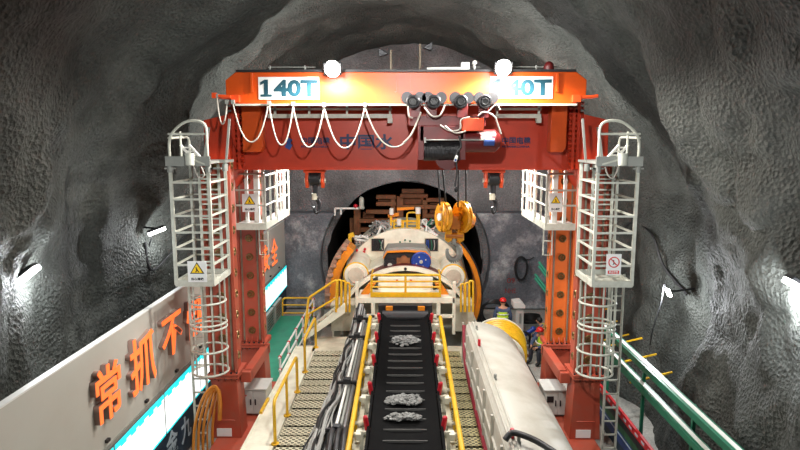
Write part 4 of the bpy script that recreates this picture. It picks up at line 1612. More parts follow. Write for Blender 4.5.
mb.box(a.x, b.x, Yp + .9, Yp + 1.05, a.z - .3, b.z)
mb.build('upper_panel', M['cream'], tbm, bevel=.02)
mb = MB()
for u in (397, 411):
    q = P(u, 281, Yp + .88); mb.cyl(q, q + V((0, .05, 0)), .045, seg=12)
mb.build('push_button', M['capred'], tbm)
for px in (((357, 299), (369, 283.5), (376, 283.5), (366, 299)), ((452, 299), (441, 283.5), (434.5, 283.5), (444, 299))):
    mb = MB(); mb.prism([P(u, v, Yp + .35) for u, v in px], (0, .25, 0)); mb.build('diagonal_brace', M['yorange'], tbm, bevel=.015)
# lower cream side panels of the machine
for s in (-1, 1):
    mb = MB()
    u0, u1 = (331, 357) if s < 0 else (454, 474)
    a, b = P(u0, 330, Yp + .3), P(u1, 306, Yp + .3)
    mb.box(a.x, b.x, Yp + .3, Yp + .5, .95, b.z)
    mb.box(a.x, b.x, Yp + .2, Yp + 1.2, b.z, b.z + .06)
    mb.build('side_panel', M['cream_d'], tbm, bevel=.01)
    mb = MB(); shell(mb, (0, 0, .5), 2.45, 19.4, 21.9, D(172) if s < 0 else D(-20), D(200) if s < 0 else D(10), n=10); mb.build('lower_shell', M['cream'], tbm)
# yellow gate hoops at both ends of the platform
for s, us in ((-1, ((337.5, 280), (341.5, 281), (346, 283))), (1, ((473, 281), (469, 283), (464.5, 284)))):
    mb = MB()
    for i, (u, v) in enumerate(us):
        w = 3.5
        d = 1 if s < 0 else -1
        mb.tube(fillet([P(u, 312, Yp - .5 + .12 * i), P(u, v, Yp - .5 + .12 * i), P(u + d * 3.6, v, Yp - .5 + .12 * i), P(u + d * 3.6, 312, Yp - .5 + .12 * i)], .1), .032, 8)
    mb.build('gate_hoop', M['yellow'], tbm)

# cross stair on the left with its handrail
st = thing('side_stair', 'short cream stair with yellow handrail climbing to the machine from the left walkway', 'stair', (-2.5, 17.5, .97))
Ys = 17.5
for dy in (0, .7):
    a, b, c, d = [P(u, v, Ys) for u, v in ((306, 340), (311, 330), (345, 303), (345, 313))]
    mb = MB(); mb.prism([p + V((0, dy, 0)) for p in (a, b, c, d)], (0, .06, 0)); mb.build('stringer', M['cream'], st, bevel=.008)
for k in range(5):
    a, b = P(310, 336, Ys), P(343, 309, Ys)
    q = a.lerp(b, (k + .5) / 5)
    mb = MB(); mb.box(q.x - .12, q.x + .12, Ys + .06, Ys + .7, q.z - .02, q.z + .02); mb.build('tread', M['grate'], st)
mb = MB()
mb.tube(fillet([P(u, v, Ys) for u, v in ((304.5, 333), (308.5, 298), (337, 279), (336, 312))], .12), .036, 8)
mb.tube([P(309, 314, Ys), P(336, 298, Ys)], .03, 8)
mb.tube([P(304.5, 333, Ys), P(309, 314, Ys)], .03, 8)
mb.build('handrail', M['yellow'], st)

# ================================================================== TRAILING DECK
DZ = .97
mb = MB()
mb.box(-3.15, 3.05, 7.0, 17.3, .72, .9)
dk = tag(mb.build('trailing_deck', M['cream_d'], None, bevel=.02), 'dusty cream deck of the trailing gear carrying walkways and conveyor', 'deck')
mb = MB(); mb.box(-3.22, -2.62, 7.0, 17.0, .9, DZ); mb.box(-3.24, -3.18, 7.0, 17.0, .5, DZ + .02); mb.build('edge_plate', M['cream'], dk, bevel=.01)
mb = MB(); mb.bar((-3.2, 12.55, DZ + .04), (-3.2, 13.3, DZ + .04), .06, .06); mb.build('yellow_bar', M['yellow'], dk)
mb = MB(); mb.box(-2.7, -1.2, 16.6, 17.9, .9, DZ); mb.build('landing_plate', M['cream_d'], dk)
wk = thing('walkway', 'perforated metal plank walkway along the left side between yellow rail and cable bundle', 'walkway', (-2.2, 12, .9))
for k in range(22):
    y0 = 7.4 + k * .42
    mb = MB(); mb.box(-2.58, -1.6, y0, y0 + .385, DZ - .03, DZ + .012 * (k % 2)); mb.box(-2.58, -1.6, y0, y0 + .02, DZ - .06, DZ + .02); mb.build('plank', M['grate'], wk)
wk2 = thing('walkway', 'narrow perforated metal walkway on the right between conveyor rail and white tank', 'walkway', (1.25, 12, .9))
for k in range(22):
    y0 = 7.4 + k * .42
    mb = MB(); mb.box(1.0, 1.56, y0, y0 + .385, DZ - .03, DZ + .012 * (k % 2)); mb.box(1.0, 1.56, y0, y0 + .02, DZ - .06, DZ + .02); mb.build('plank', M['grate_y'], wk2)


def handrail(X, ys, label, htop=1.88):
    t = thing('handrail', label, 'handrail', (X, ys[0], DZ), 'yellow handrails of the left walkway')
    mb = MB(); mb.tube(fillet([(X, ys[0], DZ), (X, ys[0], htop), (X, ys[-1], htop), (X, ys[-1], DZ)], .14), .034, 8)
    mb.build('top_rail', M['yellow'], t)
    for y in ys[1:-1]:
        mb = MB(); mb.tube([(X, y, DZ), (X, y, htop)], .03, 8); mb.build('post', M['yellow'], t)
    for y in ys:
        mb = MB(); mb.cyl((X, y, DZ), (X, y, DZ + .025), .08, seg=14); mb.build('base_plate', M['yellow'], t)


handrail(-2.6, (11.25, 12.5, 13.75), 'yellow tubular handrail on the left walkway, nearest the camera')
handrail(-2.62, (15.0, 16.9), 'short yellow handrail on the left walkway just before the cream stair')

# ================================================================== CONVEYOR
def bz(y):
    return 1.54 + (y - 10.0) * .06


cv = thing('belt_conveyor', 'black cleated belt conveyor running down the middle of the trailing gear', 'conveyor', (0, 12.5, .9))
ys = [7.0 + .4 * k for k in range(25)]
prof_ = [(-.64, .15), (-.44, .0), (-.2, -.03), (.2, -.03), (.44, .0), (.64, .15)]
mb = MB()
ring = [[mb.bm.verts.new((x, y, bz(y) + z)) for x, z in prof_] for y in ys]
ring2 = [[mb.bm.verts.new((x, y, bz(y) + z - .03)) for x, z in prof_] for y in ys]
for j in range(len(ys) - 1):
    for i in range(5):
        mb.bm.faces.new([ring[j][i], ring[j][i + 1], ring[j + 1][i + 1], ring[j + 1][i]])
        mb.bm.faces.new([ring2[j][i], ring2[j + 1][i], ring2[j + 1][i + 1], ring2[j][i + 1]])
belt = mb.build('belt', M['belt'], cv)
y = 7.2
mb = MB()
while y < 16.4:
    mb.bar((-.41, y, bz(y) + .0), (.41, y, bz(y) + .0), .016, .04)
    y += .385
mb.build('cleats', M['belt_line'], belt)
for s in (-1, 1):
    mb = MB()
    mb.bar((s * .68, 7, bz(7) + .1), (s * .68, 16.6, bz(16.6) + .1), .05, .22)
    mb.build('side_skirt', M['belt'], cv)
    mb = MB()
    mb.bar((s * .88, 7, bz(7) - .2), (s * .88, 16.6, bz(16.6) - .2), .1, .12)
    mb.bar((s * .78, 7, bz(7) - .35), (s * .78, 16.6, bz(16.6) - .35), .08, .16)
    mb.build('side_frame', M['cream_d'], cv)
    mb = MB(); mb.cyl((s * 1.0, 7, bz(7) + .13), (s * .985, 16.4, bz(16.4) + .13), .05, seg=12); rl = mb.build('guard_tube', M['yellow'], cv)
    for k in range(8):
        y = 7.8 + k * 1.2
        mb = MB(); mb.bar((s * .99, y, bz(y) + .1), (s * .99, y, .95), .05); mb.build('tube_post', M['yellow'], rl)
    for k in range(6):
        y = 9.1 + k * 1.38
        mb = MB()
        mb.bar((s * .6, y, bz(y) + .08), (s * .95, y, bz(y) + .02), .06, .06)
        mb.bar((s * .62, y + .1, bz(y) - .05), (s * .97, y + .1, bz(y) - .05), .05, .08)
        mb.bar((s * .8, y - .06, bz(y) - .25), (s * .8, y - .06, bz(y) + .12), .06, .05)
        mb.box(s * .86 - .05, s * .86 + .05, y - .16, y + .02, bz(y) - .02, bz(y) + .1)
        br = mb.build('idler_bracket', M['cream'], cv, bevel=.006)
        mb = MB(); mb.cyl((s * .70, y, bz(y) + .12), (s * .735, y - .03, bz(y) + .36), .048, seg=14); mb.ball((s * .735, y - .03, bz(y) + .36), .048)
        mb.build('roller_cap', M['capred'], br)
        mb = MB(); mb.cyl((s * .45, y, bz(y) - .06), (s * .66, y, bz(y) + .1), .05, seg=12); mb.build('idler_roller', M['steel_d'], br)
        mb = MB(); mb.cyl((s * .74, y + .55, bz(y) + .02), (s * .9, y + .55, bz(y) - .06), .06, seg=12); mb.cyl((s * .88, y + .55, bz(y) - .05), (s * .96, y + .5, bz(y) + .0), .035, seg=10); mb.build('adjuster', M['cream_d'], cv)
# head drum
mb = MB(); y = 16.75; mb.cyl((-.66, y, bz(y)), (.66, y, bz(y)), .2, seg=28); mb.build('head_drum', M['black'], cv)
mb = MB(); mb.box(-.78, .78, y + .05, y + .3, bz(y) + .1, bz(y) + .34); hd = mb.build('head_guard', M['black'], cv, bevel=.01)
for x in (-.46, .46):
    mb = MB(); mb.box(x - .1, x + .1, y - .02, y + .06, bz(y) + .16, bz(y) + .32); mb.build('orange_block', M['yorange'], hd, bevel=.01)
mb = MB()
for x in (-.72, .72):
    mb.box(x - .06, x + .06, y - .25, y + .25, .9, bz(y) + .1)
mb.build('head_stand', M['cream_d'], cv)
for x, n in ((-.3, 3), (.55, 3), (.62, 2)):
    pass

# broken rock on the belt
for (yc, ly, n, lab) in ((14.95, .24, 170, 'small pile of pale broken rock on the belt, farthest from the camera'), (11.75, .24, 260, 'pile of pale broken rock on the belt, middle one of the three'), (11.05, .13, 130, 'low pile of pale broken rock on the belt, nearest the camera')):
    mb = MB()
    for k in range(n):
        aa, rd = random.uniform(0, 2 * PI), math.sqrt(random.random())
        x = .37 * rd * math.cos(aa) + .05 * math.sin(yc * 9); yy = yc + ly * rd * math.sin(aa) * (1 + .4 * math.sin(5 * x + yc)); x = max(-.4, min(.4, x))
        hgt = .11 * (1 - (x / .45) ** 2) * (1 - ((yy - yc) / (ly * 1.3)) ** 2)
        r = random.uniform(.014, .042)
        nv = len(mb.bm.verts)
        mb.ball((x, yy, bz(yy) + .01 + hgt * random.uniform(.2, 1)), r, 1.3, 1, .8, sub=1)
        mb.bm.verts.ensure_lookup_table()
        for v in mb.bm.verts[nv:]:
            v.co += V((random.uniform(-1, 1), random.uniform(-1, 1), random.uniform(-1, 1))) * r * .3
    tag(mb.build('rock_pile', M['stone'], None, smooth=False), lab, 'rock pile', 'broken rock on the belt', 'stuff')

# ================================================================== CABLE BUNDLE
rnd = random.Random(5)
for k in range(60):
    f = k / 59
    x0 = -1.97 + f * .86 + rnd.uniform(-.04, .04)
    x1 = -1.52 + f * .34 + rnd.uniform(-.04, .04)
    zb_ = 1.04 + .46 * math.sin(PI * min(1, .16 + f * .84)) * rnd.uniform(.3, 1)
    pts = []
    nseg = 11
    for j in range(nseg + 1):
        t = j / nseg
        y = 7.3 + 9.2 * t
        x = x0 + (x1 - x0) * t ** 1.2 + rnd.uniform(-.09, .09)
        z = zb_ + rnd.uniform(-.06, .06) + .3 * t * t
        if f < .12: z -= .05
        pts.append((x, y, z))
    pts.append((x1 + .02 + rnd.uniform(-.04, .04), 16.9, zb_ + .55))
    pts.append((x1 + .05, 17.3, zb_ + .75))
    mb = MB(); mb.tube(smooth_path(pts, 4), rnd.choice((.014, .018, .022, .03)), 7)
    dark = rnd.random() < .68
    o = mb.build('bundle_cable', M['bcable' if dark else 'gcable'], None)
    if dark:
        tag(o, 'black cable in the long bundle between left walkway and conveyor', 'cable', 'black cables of the long bundle')
    else:
        tag(o, 'dusty grey hose in the long bundle between left walkway and conveyor', 'hose', 'grey hoses of the long bundle')
for i, (x0, x1, z, r, m, lab) in enumerate(((-1.17, -1.12, 1.5, .045, 'steel', 'bright steel pipe lying on top of the bundle, next to the yellow tube'), (-1.36, -1.26, 1.53, .03, 'white', 'thin white pipe lying on top of the cable bundle'), (-1.27, -1.2, 1.48, .03, 'galv_d', 'thin grey pipe lying between the white and the steel pipe'))):
    mb = MB(); mb.tube([(x0, 7.2, z), (x0 * .4 + x1 * .6, 12, z + .1), (x1, 16.6, z + .28)], r, 10)
    tag(mb.build('bundle_pipe', M[m], None), lab, 'pipe', 'pipes on the cable bundle')
for i, y in enumerate((10.6, 12.6, 15.3, 16.7)):
    mb = MB()
    zz = 1.58 + (y - 10) * .05
    mb.bar((-1.5, y, zz), (-1.06, y, zz), .06, .07); mb.bar((-1.1, y, zz), (-1.1, y, .95), .06); mb.box(-1.36, -1.2, y - .07, y + .07, zz - .02, zz + .1)
    tag(mb.build('cable_clamp', M['steel_d'], None, bevel=.006), 'dark clamp across the cable bundle, %s' % ['nearest the camera', 'second from the camera', 'third from the camera', 'farthest, below the yellow gate hoops'][i], 'clamp', 'clamps across the cable bundle')
# big black hoses at the near end of the bundle
for k in range(3):
    mb = MB(); x = -1.06 - .12 * k
    mb.tube(smooth_path([(x, 7.4, 1.5), (x - .02, 9.5, 1.62), (x - .05, 10.4, 1.66), (x - .02, 10.9, 1.5), (x, 11.2, 1.2)], 6), .055, 10)
    tag(mb.build('thick_hose', M['black'], None), 'thick black hose bending down at the near clamp of the bundle', 'hose', 'thick black hoses by the conveyor')

# ================================================================== WHITE TANK
tk = thing('long_tank', 'long dusty white tank with curved side lying right of the conveyor', 'tank', (2.3, 12, .9))


def tank_prof(y):
    k = 1.0
    pts = [V((1.56, y, .95)), V((1.6, y, 2.02)), V((1.64, y, 2.12)), V((1.72, y, 2.18)), V((1.82, y, 2.2))]
    for j in range(1, 13):
        a = PI / 2 * j / 12
        pts.append(V((1.82 + 1.28 * math.sin(a), y, .95 + 1.25 * math.cos(a) ** .85 if j < 12 else .95)))
    return pts


mb = MB()
yt = [7.0, 8, 9, 10, 11, 12, 13, 14, 15, 15.5]
rr_ = [[mb.bm.verts.new(p) for p in tank_prof(y)] for y in yt]
nP = len(rr_[0])
for j in range(len(yt) - 1):
    for i in range(nP - 1):
        mb.bm.faces.new([rr_[j][i], rr_[j][i + 1], rr_[j + 1][i + 1], rr_[j + 1][i]])
    mb.bm.faces.new([rr_[j][nP - 1], rr_[j][0], rr_[j + 1][0], rr_[j + 1][nP - 1]])
mb.bm.faces.new(rr_[0]); mb.bm.faces.new(rr_[-1][::-1])
mb.build('shell', M['tank'], tk)
for (x, z, r) in ((1.70, 2.19, .03), (1.79, 2.215, .022), (1.57, 1.7, .022), (1.56, 1.4, .022), (1.63, 2.06, .02)):
    mb = MB(); mb.cyl((x, 7, z), (x, 15.45, z), r, seg=8); mb.build('edge_pipe', M['tank'], tk)
for k in range(8):
    y = 8 + k * 1.1
    mb = MB(); mb.box(1.54, 1.585, y, y + .06, .97, 2.1); mb.build('side_rib', M['tank'], tk)
for y in (9.2, 13.6):
    mb = MB(); mb.cyl((1.74, y, 2.2), (1.74, y, 2.36), .035, seg=12); mb.build('red_valve', M['capred'], tk)
for y in (9.05, 11.6, 14.8):
    mb = MB(); mb.cyl((1.82, y, 2.2), (1.82, y, 2.32), .03, seg=10); mb.box(1.79, 1.85, y - .04, y + .04, 2.2, 2.24); mb.build('vent_fitting', M['galv_d'], tk)
for k in range(9):
    y = 8.6 + k * .9
    mb = MB(); mb.box(3.03, 3.16, y, y + .25, .93, 1.12); mb.build('foot_lug', M['cream_d'], tk, bevel=.015)
mb = MB(); mb.tube(smooth_path([(1.6, 7.2, 1.04), (1.56, 10, 1.1), (1.55, 13, 1.14), (1.55, 14.9, 1.4), (1.57, 15.5, 2.1)], 6), .05, 10)
tag(mb.build('dark_red_hose', M['magenta'], None), 'dark red hose running along the inner foot of the white tank', 'hose')
mb = MB(); mb.tube(smooth_path([P(505, 440, 9.0), P(512, 433, 9.05), P(525, 436, 8.95), P(540, 443, 8.8), P(560, 456, 8.5)], 6), .05, 10)
tag(mb.build('black_hose', M['black'], None), 'black hose lying across the near end of the white tank', 'hose')

# hose reel behind the tank
rc = V((2.62, 16.15, 1.15))
rl = thing('hose_reel', 'large white reel wound with yellow hose behind the far end of the tank', 'reel', (rc.x, 16.15, .0))
ax = V((.12, 1, .05)).normalized()
for d, nm in ((-.55, 'flange'), (.5, 'flange')):
    mb = MB(); c = rc + ax * d; mb.cyl(c - ax * .03, c + ax * .03, (.80 if d > 0 else .68), seg=48); mb.build(nm, M['cream'], rl, bevel=.01)
mb = MB(); mb.cyl(rc - ax * .5, rc + ax * .5, .62, seg=32); mb.build('drum', M['cream_d'], rl)
mb = MB()
for k in range(13):
    c = rc + ax * (-.46 + k * .075)
    mb.ring(c, ax, .69 + .02 * (k % 2) + .004 * k, .045, n=44, seg=6)
mb.build('wound_hose', M['yellow'], rl)
mb = MB()
mb.box(rc.x - .5, rc.x + .5, 15.95, 16.35, .0, .5); mb.build('stand', M['cream_d'], rl)

# ================================================================== FAR LEFT WALKWAY
fw = thing('green_platform', 'green coated walkway between the slogan board and the boring machine', 'walkway', (-4.0, 19.5, .2))
mb = MB(); mb.box(-4.89, -3.4, 15.4, 22.2, .28, .34); mb.build('deck', M['green_l'], fw)
mb = MB(); mb.box(-4.89, -4.82, 15.4, 22.2, 0, .34); mb.box(-3.48, -3.4, 15.4, 22.2, 0, .34); mb.build('skirt', M['galv_d'], fw)
wr = thing('white_handrail', 'white handrail with red joints along the green walkway', 'handrail', (-3.35, 18, .34))
for z in (.5, .85, 1.2):
    mb = MB(); mb.tube([(-3.38, 15.4, z), (-3.38, 21.6, z)], .03, 8); mb.build('rail', M['white'], wr)
for k in range(6):
    y = 15.5 + k * 1.2
    mb = MB(); mb.tube([(-3.38, y, .0), (-3.38, y, 1.22)], .03, 8); mb.build('post', M['white'], wr)
    for z in (.5, .85, 1.2):
        mb = MB(); mb.ball((-3.38, y, z), .05); mb.build('joint', M['capred'], wr)
yr = thing('yellow_barrier', 'yellow tubular barrier at the far end of the green walkway', 'barrier', P(298, 318, 22.5))
mb = MB()
mb.tube(fillet([P(u, v, 22.4) for u, v in ((282.5, 319), (282.5, 298), (312.5, 298), (312.5, 319))], .15), .035, 8)
mb.build('hoop', M['yellow'], yr)
for v in (305, 313):
    mb = MB(); mb.tube([P(282.5, v, 22.4), P(312.5, v, 22.4)], .028, 8); mb.build('mid_rail', M['yellow'], yr)
mb = MB()
for u in (283, 312):
    a = P(u, 318, 22.4); mb.tube([a, (a.x, a.y, 0)], .03, 8)
mb.build('foot', M['yellow'], yr)
for k in range(5):
    mb = MB(); x = -3.28 + .0 * k
    mb.cyl((-2.95 + .0 * k, 17.9 + .12 * k, .12 + .16 * k), (-3.2, 22.5, .12 + .16 * k), .07, seg=12)
    tag(mb.build('grey_pipe', M['gcable'], None), 'grey pipe stacked beside the white handrail of the green walkway', 'pipe', 'grey pipes by the green walkway')
for k in range(4):
    y = 17 + k * 1.4
    t = thing('door_panel', 'grey vented equipment panel under the far light boxes, %s' % ['nearest the rear leg', 'second from the rear leg', 'third from the rear leg', 'farthest down the tunnel'][k], 'panel', (-4.8, y, .34), 'vented panels by the green walkway')
    mb = MB(); mb.box(-4.86, -4.74, y, y + 1.2, .34, 1.02); b_ = mb.build('panel', M['galv_d'], t, bevel=.01)
    mb = MB()
    for j in range(5): mb.box(-4.745, -4.73, y + .2, y + 1.0, .46 + j * .1, .5 + j * .1)
    mb.build('louvre', M['steel_d'], t)

# white rail and camera on the ledge
lr = thing('ledge_rail', 'small white rail standing on the concrete ledge left of the bore', 'rail', P(348, 215, 24.4))
Yl = 24.35
mb = MB()
for a, b in (((335, 208.3), (358, 208.3)), ((335, 208), (335, 215.5)), ((341, 208.5), (341, 214.5))): ubar(mb, a, b, Yl, .07)
mb.build('frame', M['white'], lr)
mb = MB(); q = P(361.5, 203, Yl); mb.cyl(q - V((0, 0, .16)), q + V((0, 0, .16)), .1, seg=16); mb.ball(q + V((0, 0, .16)), .1); mb.cyl(q - V((0, 0, .22)), q - V((0, 0, .16)), .13, seg=16); ubar(mb, (355, 208.3), (364, 208.3), Yl, .07); mb.build('lamp', M['galv'], lr)
mb = MB(); mb.ball(P(355.5, 206, Yl), .09); mb.build('red_light', M['capred'], lr)

# ================================================================== RIGHT BACKGROUND CLUTTER
c0 = P(519, 325, 20.6)
pl = thing('white_pillar_cabinet', 'slim white pillar cabinet with angled cap behind the standing worker', 'cabinet', (c0.x, 20.6, 0))
xw = .14
zt_ = P(519, 307, 20.6).z
mb = MB(); mb.box(c0.x - xw, c0.x + xw, 20.5, 20.9, 0, zt_); bd = mb.build('body', M['cabinet'], pl, bevel=.01)
mb = MB(); mb.prism([(c0.x - xw - .1, 20.4, zt_), (c0.x + xw + .03, 20.4, zt_), (c0.x + xw + .03, 20.4, zt_ + .1), (c0.x + .05, 20.4, zt_ + .24), (c0.x - xw - .1, 20.4, zt_ + .2)], (0, .55, 0)); mb.build('cap', M['white'], pl, bevel=.01)
mb = MB(); mb.box(c0.x - .02, c0.x + .05, 20.48, 20.5, .6, zt_ - .2); mb.build('slot', M['galv_d'], bd)
c1 = PZ(515, 334, 0.0)
c1 = P(515.5, 333, 19.4)
af = thing('floor_sign', 'yellow folding caution sign standing on the floor near the white pillar', 'sign', (c1.x, 19.4, 0))
for d in (-1, 1):
    mb = MB(); mb.prism([(c1.x - .2, 19.4 + d * .18, 0), (c1.x + .2, 19.4 + d * .18, 0), (c1.x + .07, 19.4 + d * .02, .75), (c1.x - .07, 19.4 + d * .02, .75)], (0, .02, 0)); lf = mb.build('leaf', M['yellow'], af)
    if d < 0:
        mb = MB(); mb.prism([(c1.x - .08, 19.4 - .165, .2), (c1.x + .08, 19.4 - .165, .2), (c1.x, 19.4 - .095, .5)], (0, -.012, 0)); mb.build('black_mark', M['sign_k'], lf)


def coil(c, R, n, axis, label, mat='black', name='hose_coil', group=None, r=.03):
    mb = MB()
    rn = random.Random(int(c[0] * 100))
    for k in range(n):
        cc = V(c) + V((rn.uniform(-.04, .04), -.02 * k, rn.uniform(-.05, .05)))
        s = V(axis).orthogonal().normalized()
        mb.ring(cc, V(axis) + V((rn.uniform(-.1, .1), 0, rn.uniform(-.1, .1))), R * rn.uniform(.9, 1.05), r, n=30, seg=6)
    o = mb.build(name, M[mat], None)
    return tag(o, label, 'coil', group)


q = P(521, 267, 24.1)
mb = MB()
for k in range(6):
    pts = []
    for j in range(29):
        a = 2 * PI * j / 28
        pts.append(q + V((.24 * math.cos(a) * (1 + .06 * math.sin(k)), -.03 * k, (.42 if math.sin(a) > 0 else .52) * math.sin(a) * (1 + .03 * math.cos(k * 2)))))
    mb.tube(pts[:-1], .03, 6, closed=True)
mb.tube(smooth_path([q + V((.2, -.05, .3)), q + V((.4, 0, .34)), q + V((.52, .0, .42))], 5), .025, 6)
tag(mb.build('cable_coil', M['black'], None), 'black cable coil hanging on the grey headwall to the right', 'coil')
for i, (u, v, R, lab) in enumerate(((528, 316, .42, 'flat black hose coil on the floor right of the white pillar'), (492, 318, .62, 'big black hose loop leaning behind the standing worker'))):
    q = P(u, v, 21.6 if i == 0 else 21.4)
    mb = MB()
    for k in range(6):
        mb.ring(q + V((.03 * k, .02 * k, -.05 * k if i == 0 else .04 * k)), (0, .45 if i == 0 else 1, .9 if i == 0 else .2), R * (1 - .04 * k), .04, n=36, seg=6)
    tag(mb.build('hose_coil', M['bcable'], None), lab, 'coil', 'black hose coils on the floor')
for i, (a, b) in enumerate((((535, 274), (549, 292)), ((539, 262), (549, 276)), ((543, 300), (540, 280)))):
    if i == 2: continue
    for j in range(2):
        mb = MB(); mb.cyl(P(a[0], a[1] + 4 * j, 22.4), P(b[0], b[1] + 4 * j, 22.0), .05, seg=10)
        tag(mb.build('green_pipe', M['green_l'], None), 'green pipe stub slanting against the wall beside the right rear leg', 'pipe', 'green pipes by the rear leg')
# plywood board leaning by the crouching worker
mb = MB()
a, b = P(534, 349, 18.6), P(548, 322, 18.6)
q = [P(u, v, 18.7) for u, v in ((532, 347), (546, 321), (551, 325), (538, 351))]
mb.prism(q, (0, .06, 0)); tag(mb.build('plywood_board', M['wood'], None, bevel=.004), 'worn plywood board leaning beside the seated worker', 'board')
# blue tool and red pipe on the floor
q = P(530, 332, 19.3)
tl = thing('drill_tool', 'blue power tool with black hose lying on the floor behind the seated worker', 'tool', (q.x, 19.3, 0))
mb = MB(); mb.cyl(q + V((-.22, 0, -.12)), q + V((.1, .06, .06)), .075, seg=14); mb.ball(q + V((.12, .07, .08)), .095, sub=2); mb.build('motor', M['blue'], tl)
mb = MB(); mb.ring(q + V((-.25, -.05, -.2)), (0, 1, .2), .24, .04, n=24); mb.build('wheel', M['black'], tl)
mb = MB(); mb.tube(smooth_path([q + V((-.2, 0, -.1)), q + V((0, -.2, -.4)), q + V((.3, -.1, -.45)), q + V((.2, .2, -.1))], 5), .03, 6); mb.bar((q.x, q.y, 0), q, .06); mb.build('frame', M['steel_d'], tl)
mb = MB(); mb.cyl(PZ(514, 352, .05), PZ(529, 356, .05), .05, seg=10)
tag(mb.build('red_pipe', M['darkred'], None), 'short dark red pipe lying on the floor before the seated worker', 'pipe')
# red survey marks sprayed on the head wall
mb = MB()
for ch, u0, u1, v0, v1 in (('09', 507, 515, 278, 283), ('2025', 505, 516, 288.5, 293)):
    a, b = P(u0, v1, 24.24), P(u1, v0, 24.24)
    add_text(mb, ch[:2] if ch == '09' else 'NHE', (a.x, 24.238, a.z), (1, 0, 0), (0, 0, 1), b.x - a.x, b.z - a.z, 0, .006)
tag(mb.build('sprayed_marking', M['graff'], None, smooth=False), 'faint red sprayed marking on the grey headwall block', 'marking')
# small yellow barrier beside the tank
yb2 = thing('yellow_barrier', 'low yellow barrier on the floor between white tank and right cabinet', 'barrier', (3.3, 12.9, 0))
for i, pts in enumerate((((541, 404), (543, 430), (552, 446)), )):
    pass
mb = MB()
for a, b in (((540.5, 404), (552, 430)), ((541, 413), (551, 436)), ((540.5, 404), (541, 420)), ((552, 430), (552, 446)), ((545, 414), (545.5, 430))):
    Yq = lambda u: 13.4 - (u - 540.5) / 11.5 * 1.1
    mb.tube([P(a[0], a[1], Yq(a[0])), P(b[0], b[1], Yq(b[0]))], .03, 8)
mb.build('frame', M['yellow'], yb2)
mb = MB()
for u, v in ((540.7, 416), (552, 440)):
    q = P(u, v, 13.4 - (u - 540.5) / 11.5 * 1.1); mb.tube([q, (q.x, q.y, 0)], .03, 8)
mb.build('foot', M['yellow'], yb2)


# ================================================================== WALL LAMPS
def wall_side(y, z, s):
    best, bp = 9, None
    for i in range(240):
        t = (.02 + .3 * i / 240) if s < 0 else (1 - (.02 + .3 * i / 240))
        q = wall_pt(t, y)
        if abs(q.z - z) < best:
            best, bp = abs(q.z - z), q
    return bp


def wall_lamp(u, v, Y, d, label, tail, energy, s, k=1.0):
    c = P(u, v, Y)
    wp = wall_side(Y, c.z, s)
    print('LAMP', u, v, 'X', round(c.x, 2), 'wall', [round(x, 2) for x in wp])
    t = thing('wall_lamp', label, 'lamp', (c.x, c.y, tail.z), 'work lamps along the walls')
    d = V(d).normalized()
    up = V((0, 0, 1))
    sd = d.cross(up).normalized()
    nz = sd.cross(d)
    mb = MB(); mb.prism([c + d * a * k + nz * b * k for a, b in ((-.2, .03), (.2, .03), (.17, .09), (-.17, .09))], sd * .22 * k); mb.build('housing', M['steel_d'], t, bevel=.008)
    mb = MB(); mb.prism([c + d * a * k + nz * b * k for a, b in ((-.18, -.045), (.18, -.045), (.19, .03), (-.19, .03))], sd * .2 * k); mb.build('lamp_glass', M['lamp'], t)
    mb = MB(); mb.bar(c + nz * .07 + sd * .1, V((wp.x + s * .3, Y + .1, c.z + .1)), .04); mb.build('bracket', M['steel_d'], t)
    mb = MB()
    a = c - d * .2
    mb.tube(smooth_path([c - d * .1, a, a.lerp(tail, .3) + V((.03, 0, 0)), a.lerp(tail, .7) - V((.02, 0, 0)), tail], 6), .018, 6); mb.build('cable', M['black'], t)
    L = bpy.data.lights.new('wall_lamp_light', 'POINT'); L.energy = energy; L.shadow_soft_size = .06; L.color = (.93, .97, 1)
    lo = bpy.data.objects.new('wall_lamp_light', L); COL.objects.link(lo); lo.location = c - nz * .16 + V((-s * .12, -.05, 0))


wall_lamp(31, 273, 9.4, (.75, .1, .6), 'bright work lamp on the left wall, nearest the camera', P(29, 382, 9.4), 110, -1)
wall_lamp(158, 230.5, 14.2, (.8, .1, .3), 'bright work lamp on the left wall beside the left ladder', P(150, 250, 14.2), 60, -1)
wall_lamp(667, 292, 13.6, (.3, .1, -.6), 'work lamp on an arm in the recess of the right wall', P(650, 345, 13.9), 230, 1, .55)
wall_lamp(803, 289, 7.75, (-.7, .1, .4), 'bright work lamp on the bulging right wall, nearest the camera', P(788, 440, 7.75), 170, 1)

# cables slung along the walls
def slung(pts, r, lab, mat='black'):
    mb = MB(); mb.tube(smooth_path(pts, 8), r, 6)
    tag(mb.build('slung_cable', M[mat], None), lab, 'cable', 'cables slung along the walls')


def on_wall(y, z, s, off=.06):
    q = wall_side(y, z, s)
    return q + V((-s * off, 0, 0))


slung([on_wall(y, z, -1) for y, z in ((14.0, 4.6), (14.0, 3.9), (15.6, 4.5), (17, 4.4), (19, 4.6))], .03, 'black cable sagging along the left wall behind the slogan board')
slung([on_wall(y, z, 1, .1) for y, z in ((13.8, 3.4), (14.6, 3.9), (15.4, 4.6), (16.6, 4.7), (18, 4.2))], .035, 'black cable looping down the right wall to the recess lamp')
q = P(209, 40, 17)
slung([P(209, 42, 15.5), P(209, 60, 15.5), P(209.5, 82, 15.5)], .015, 'thin cable hanging from the vault above the left end of the crane')


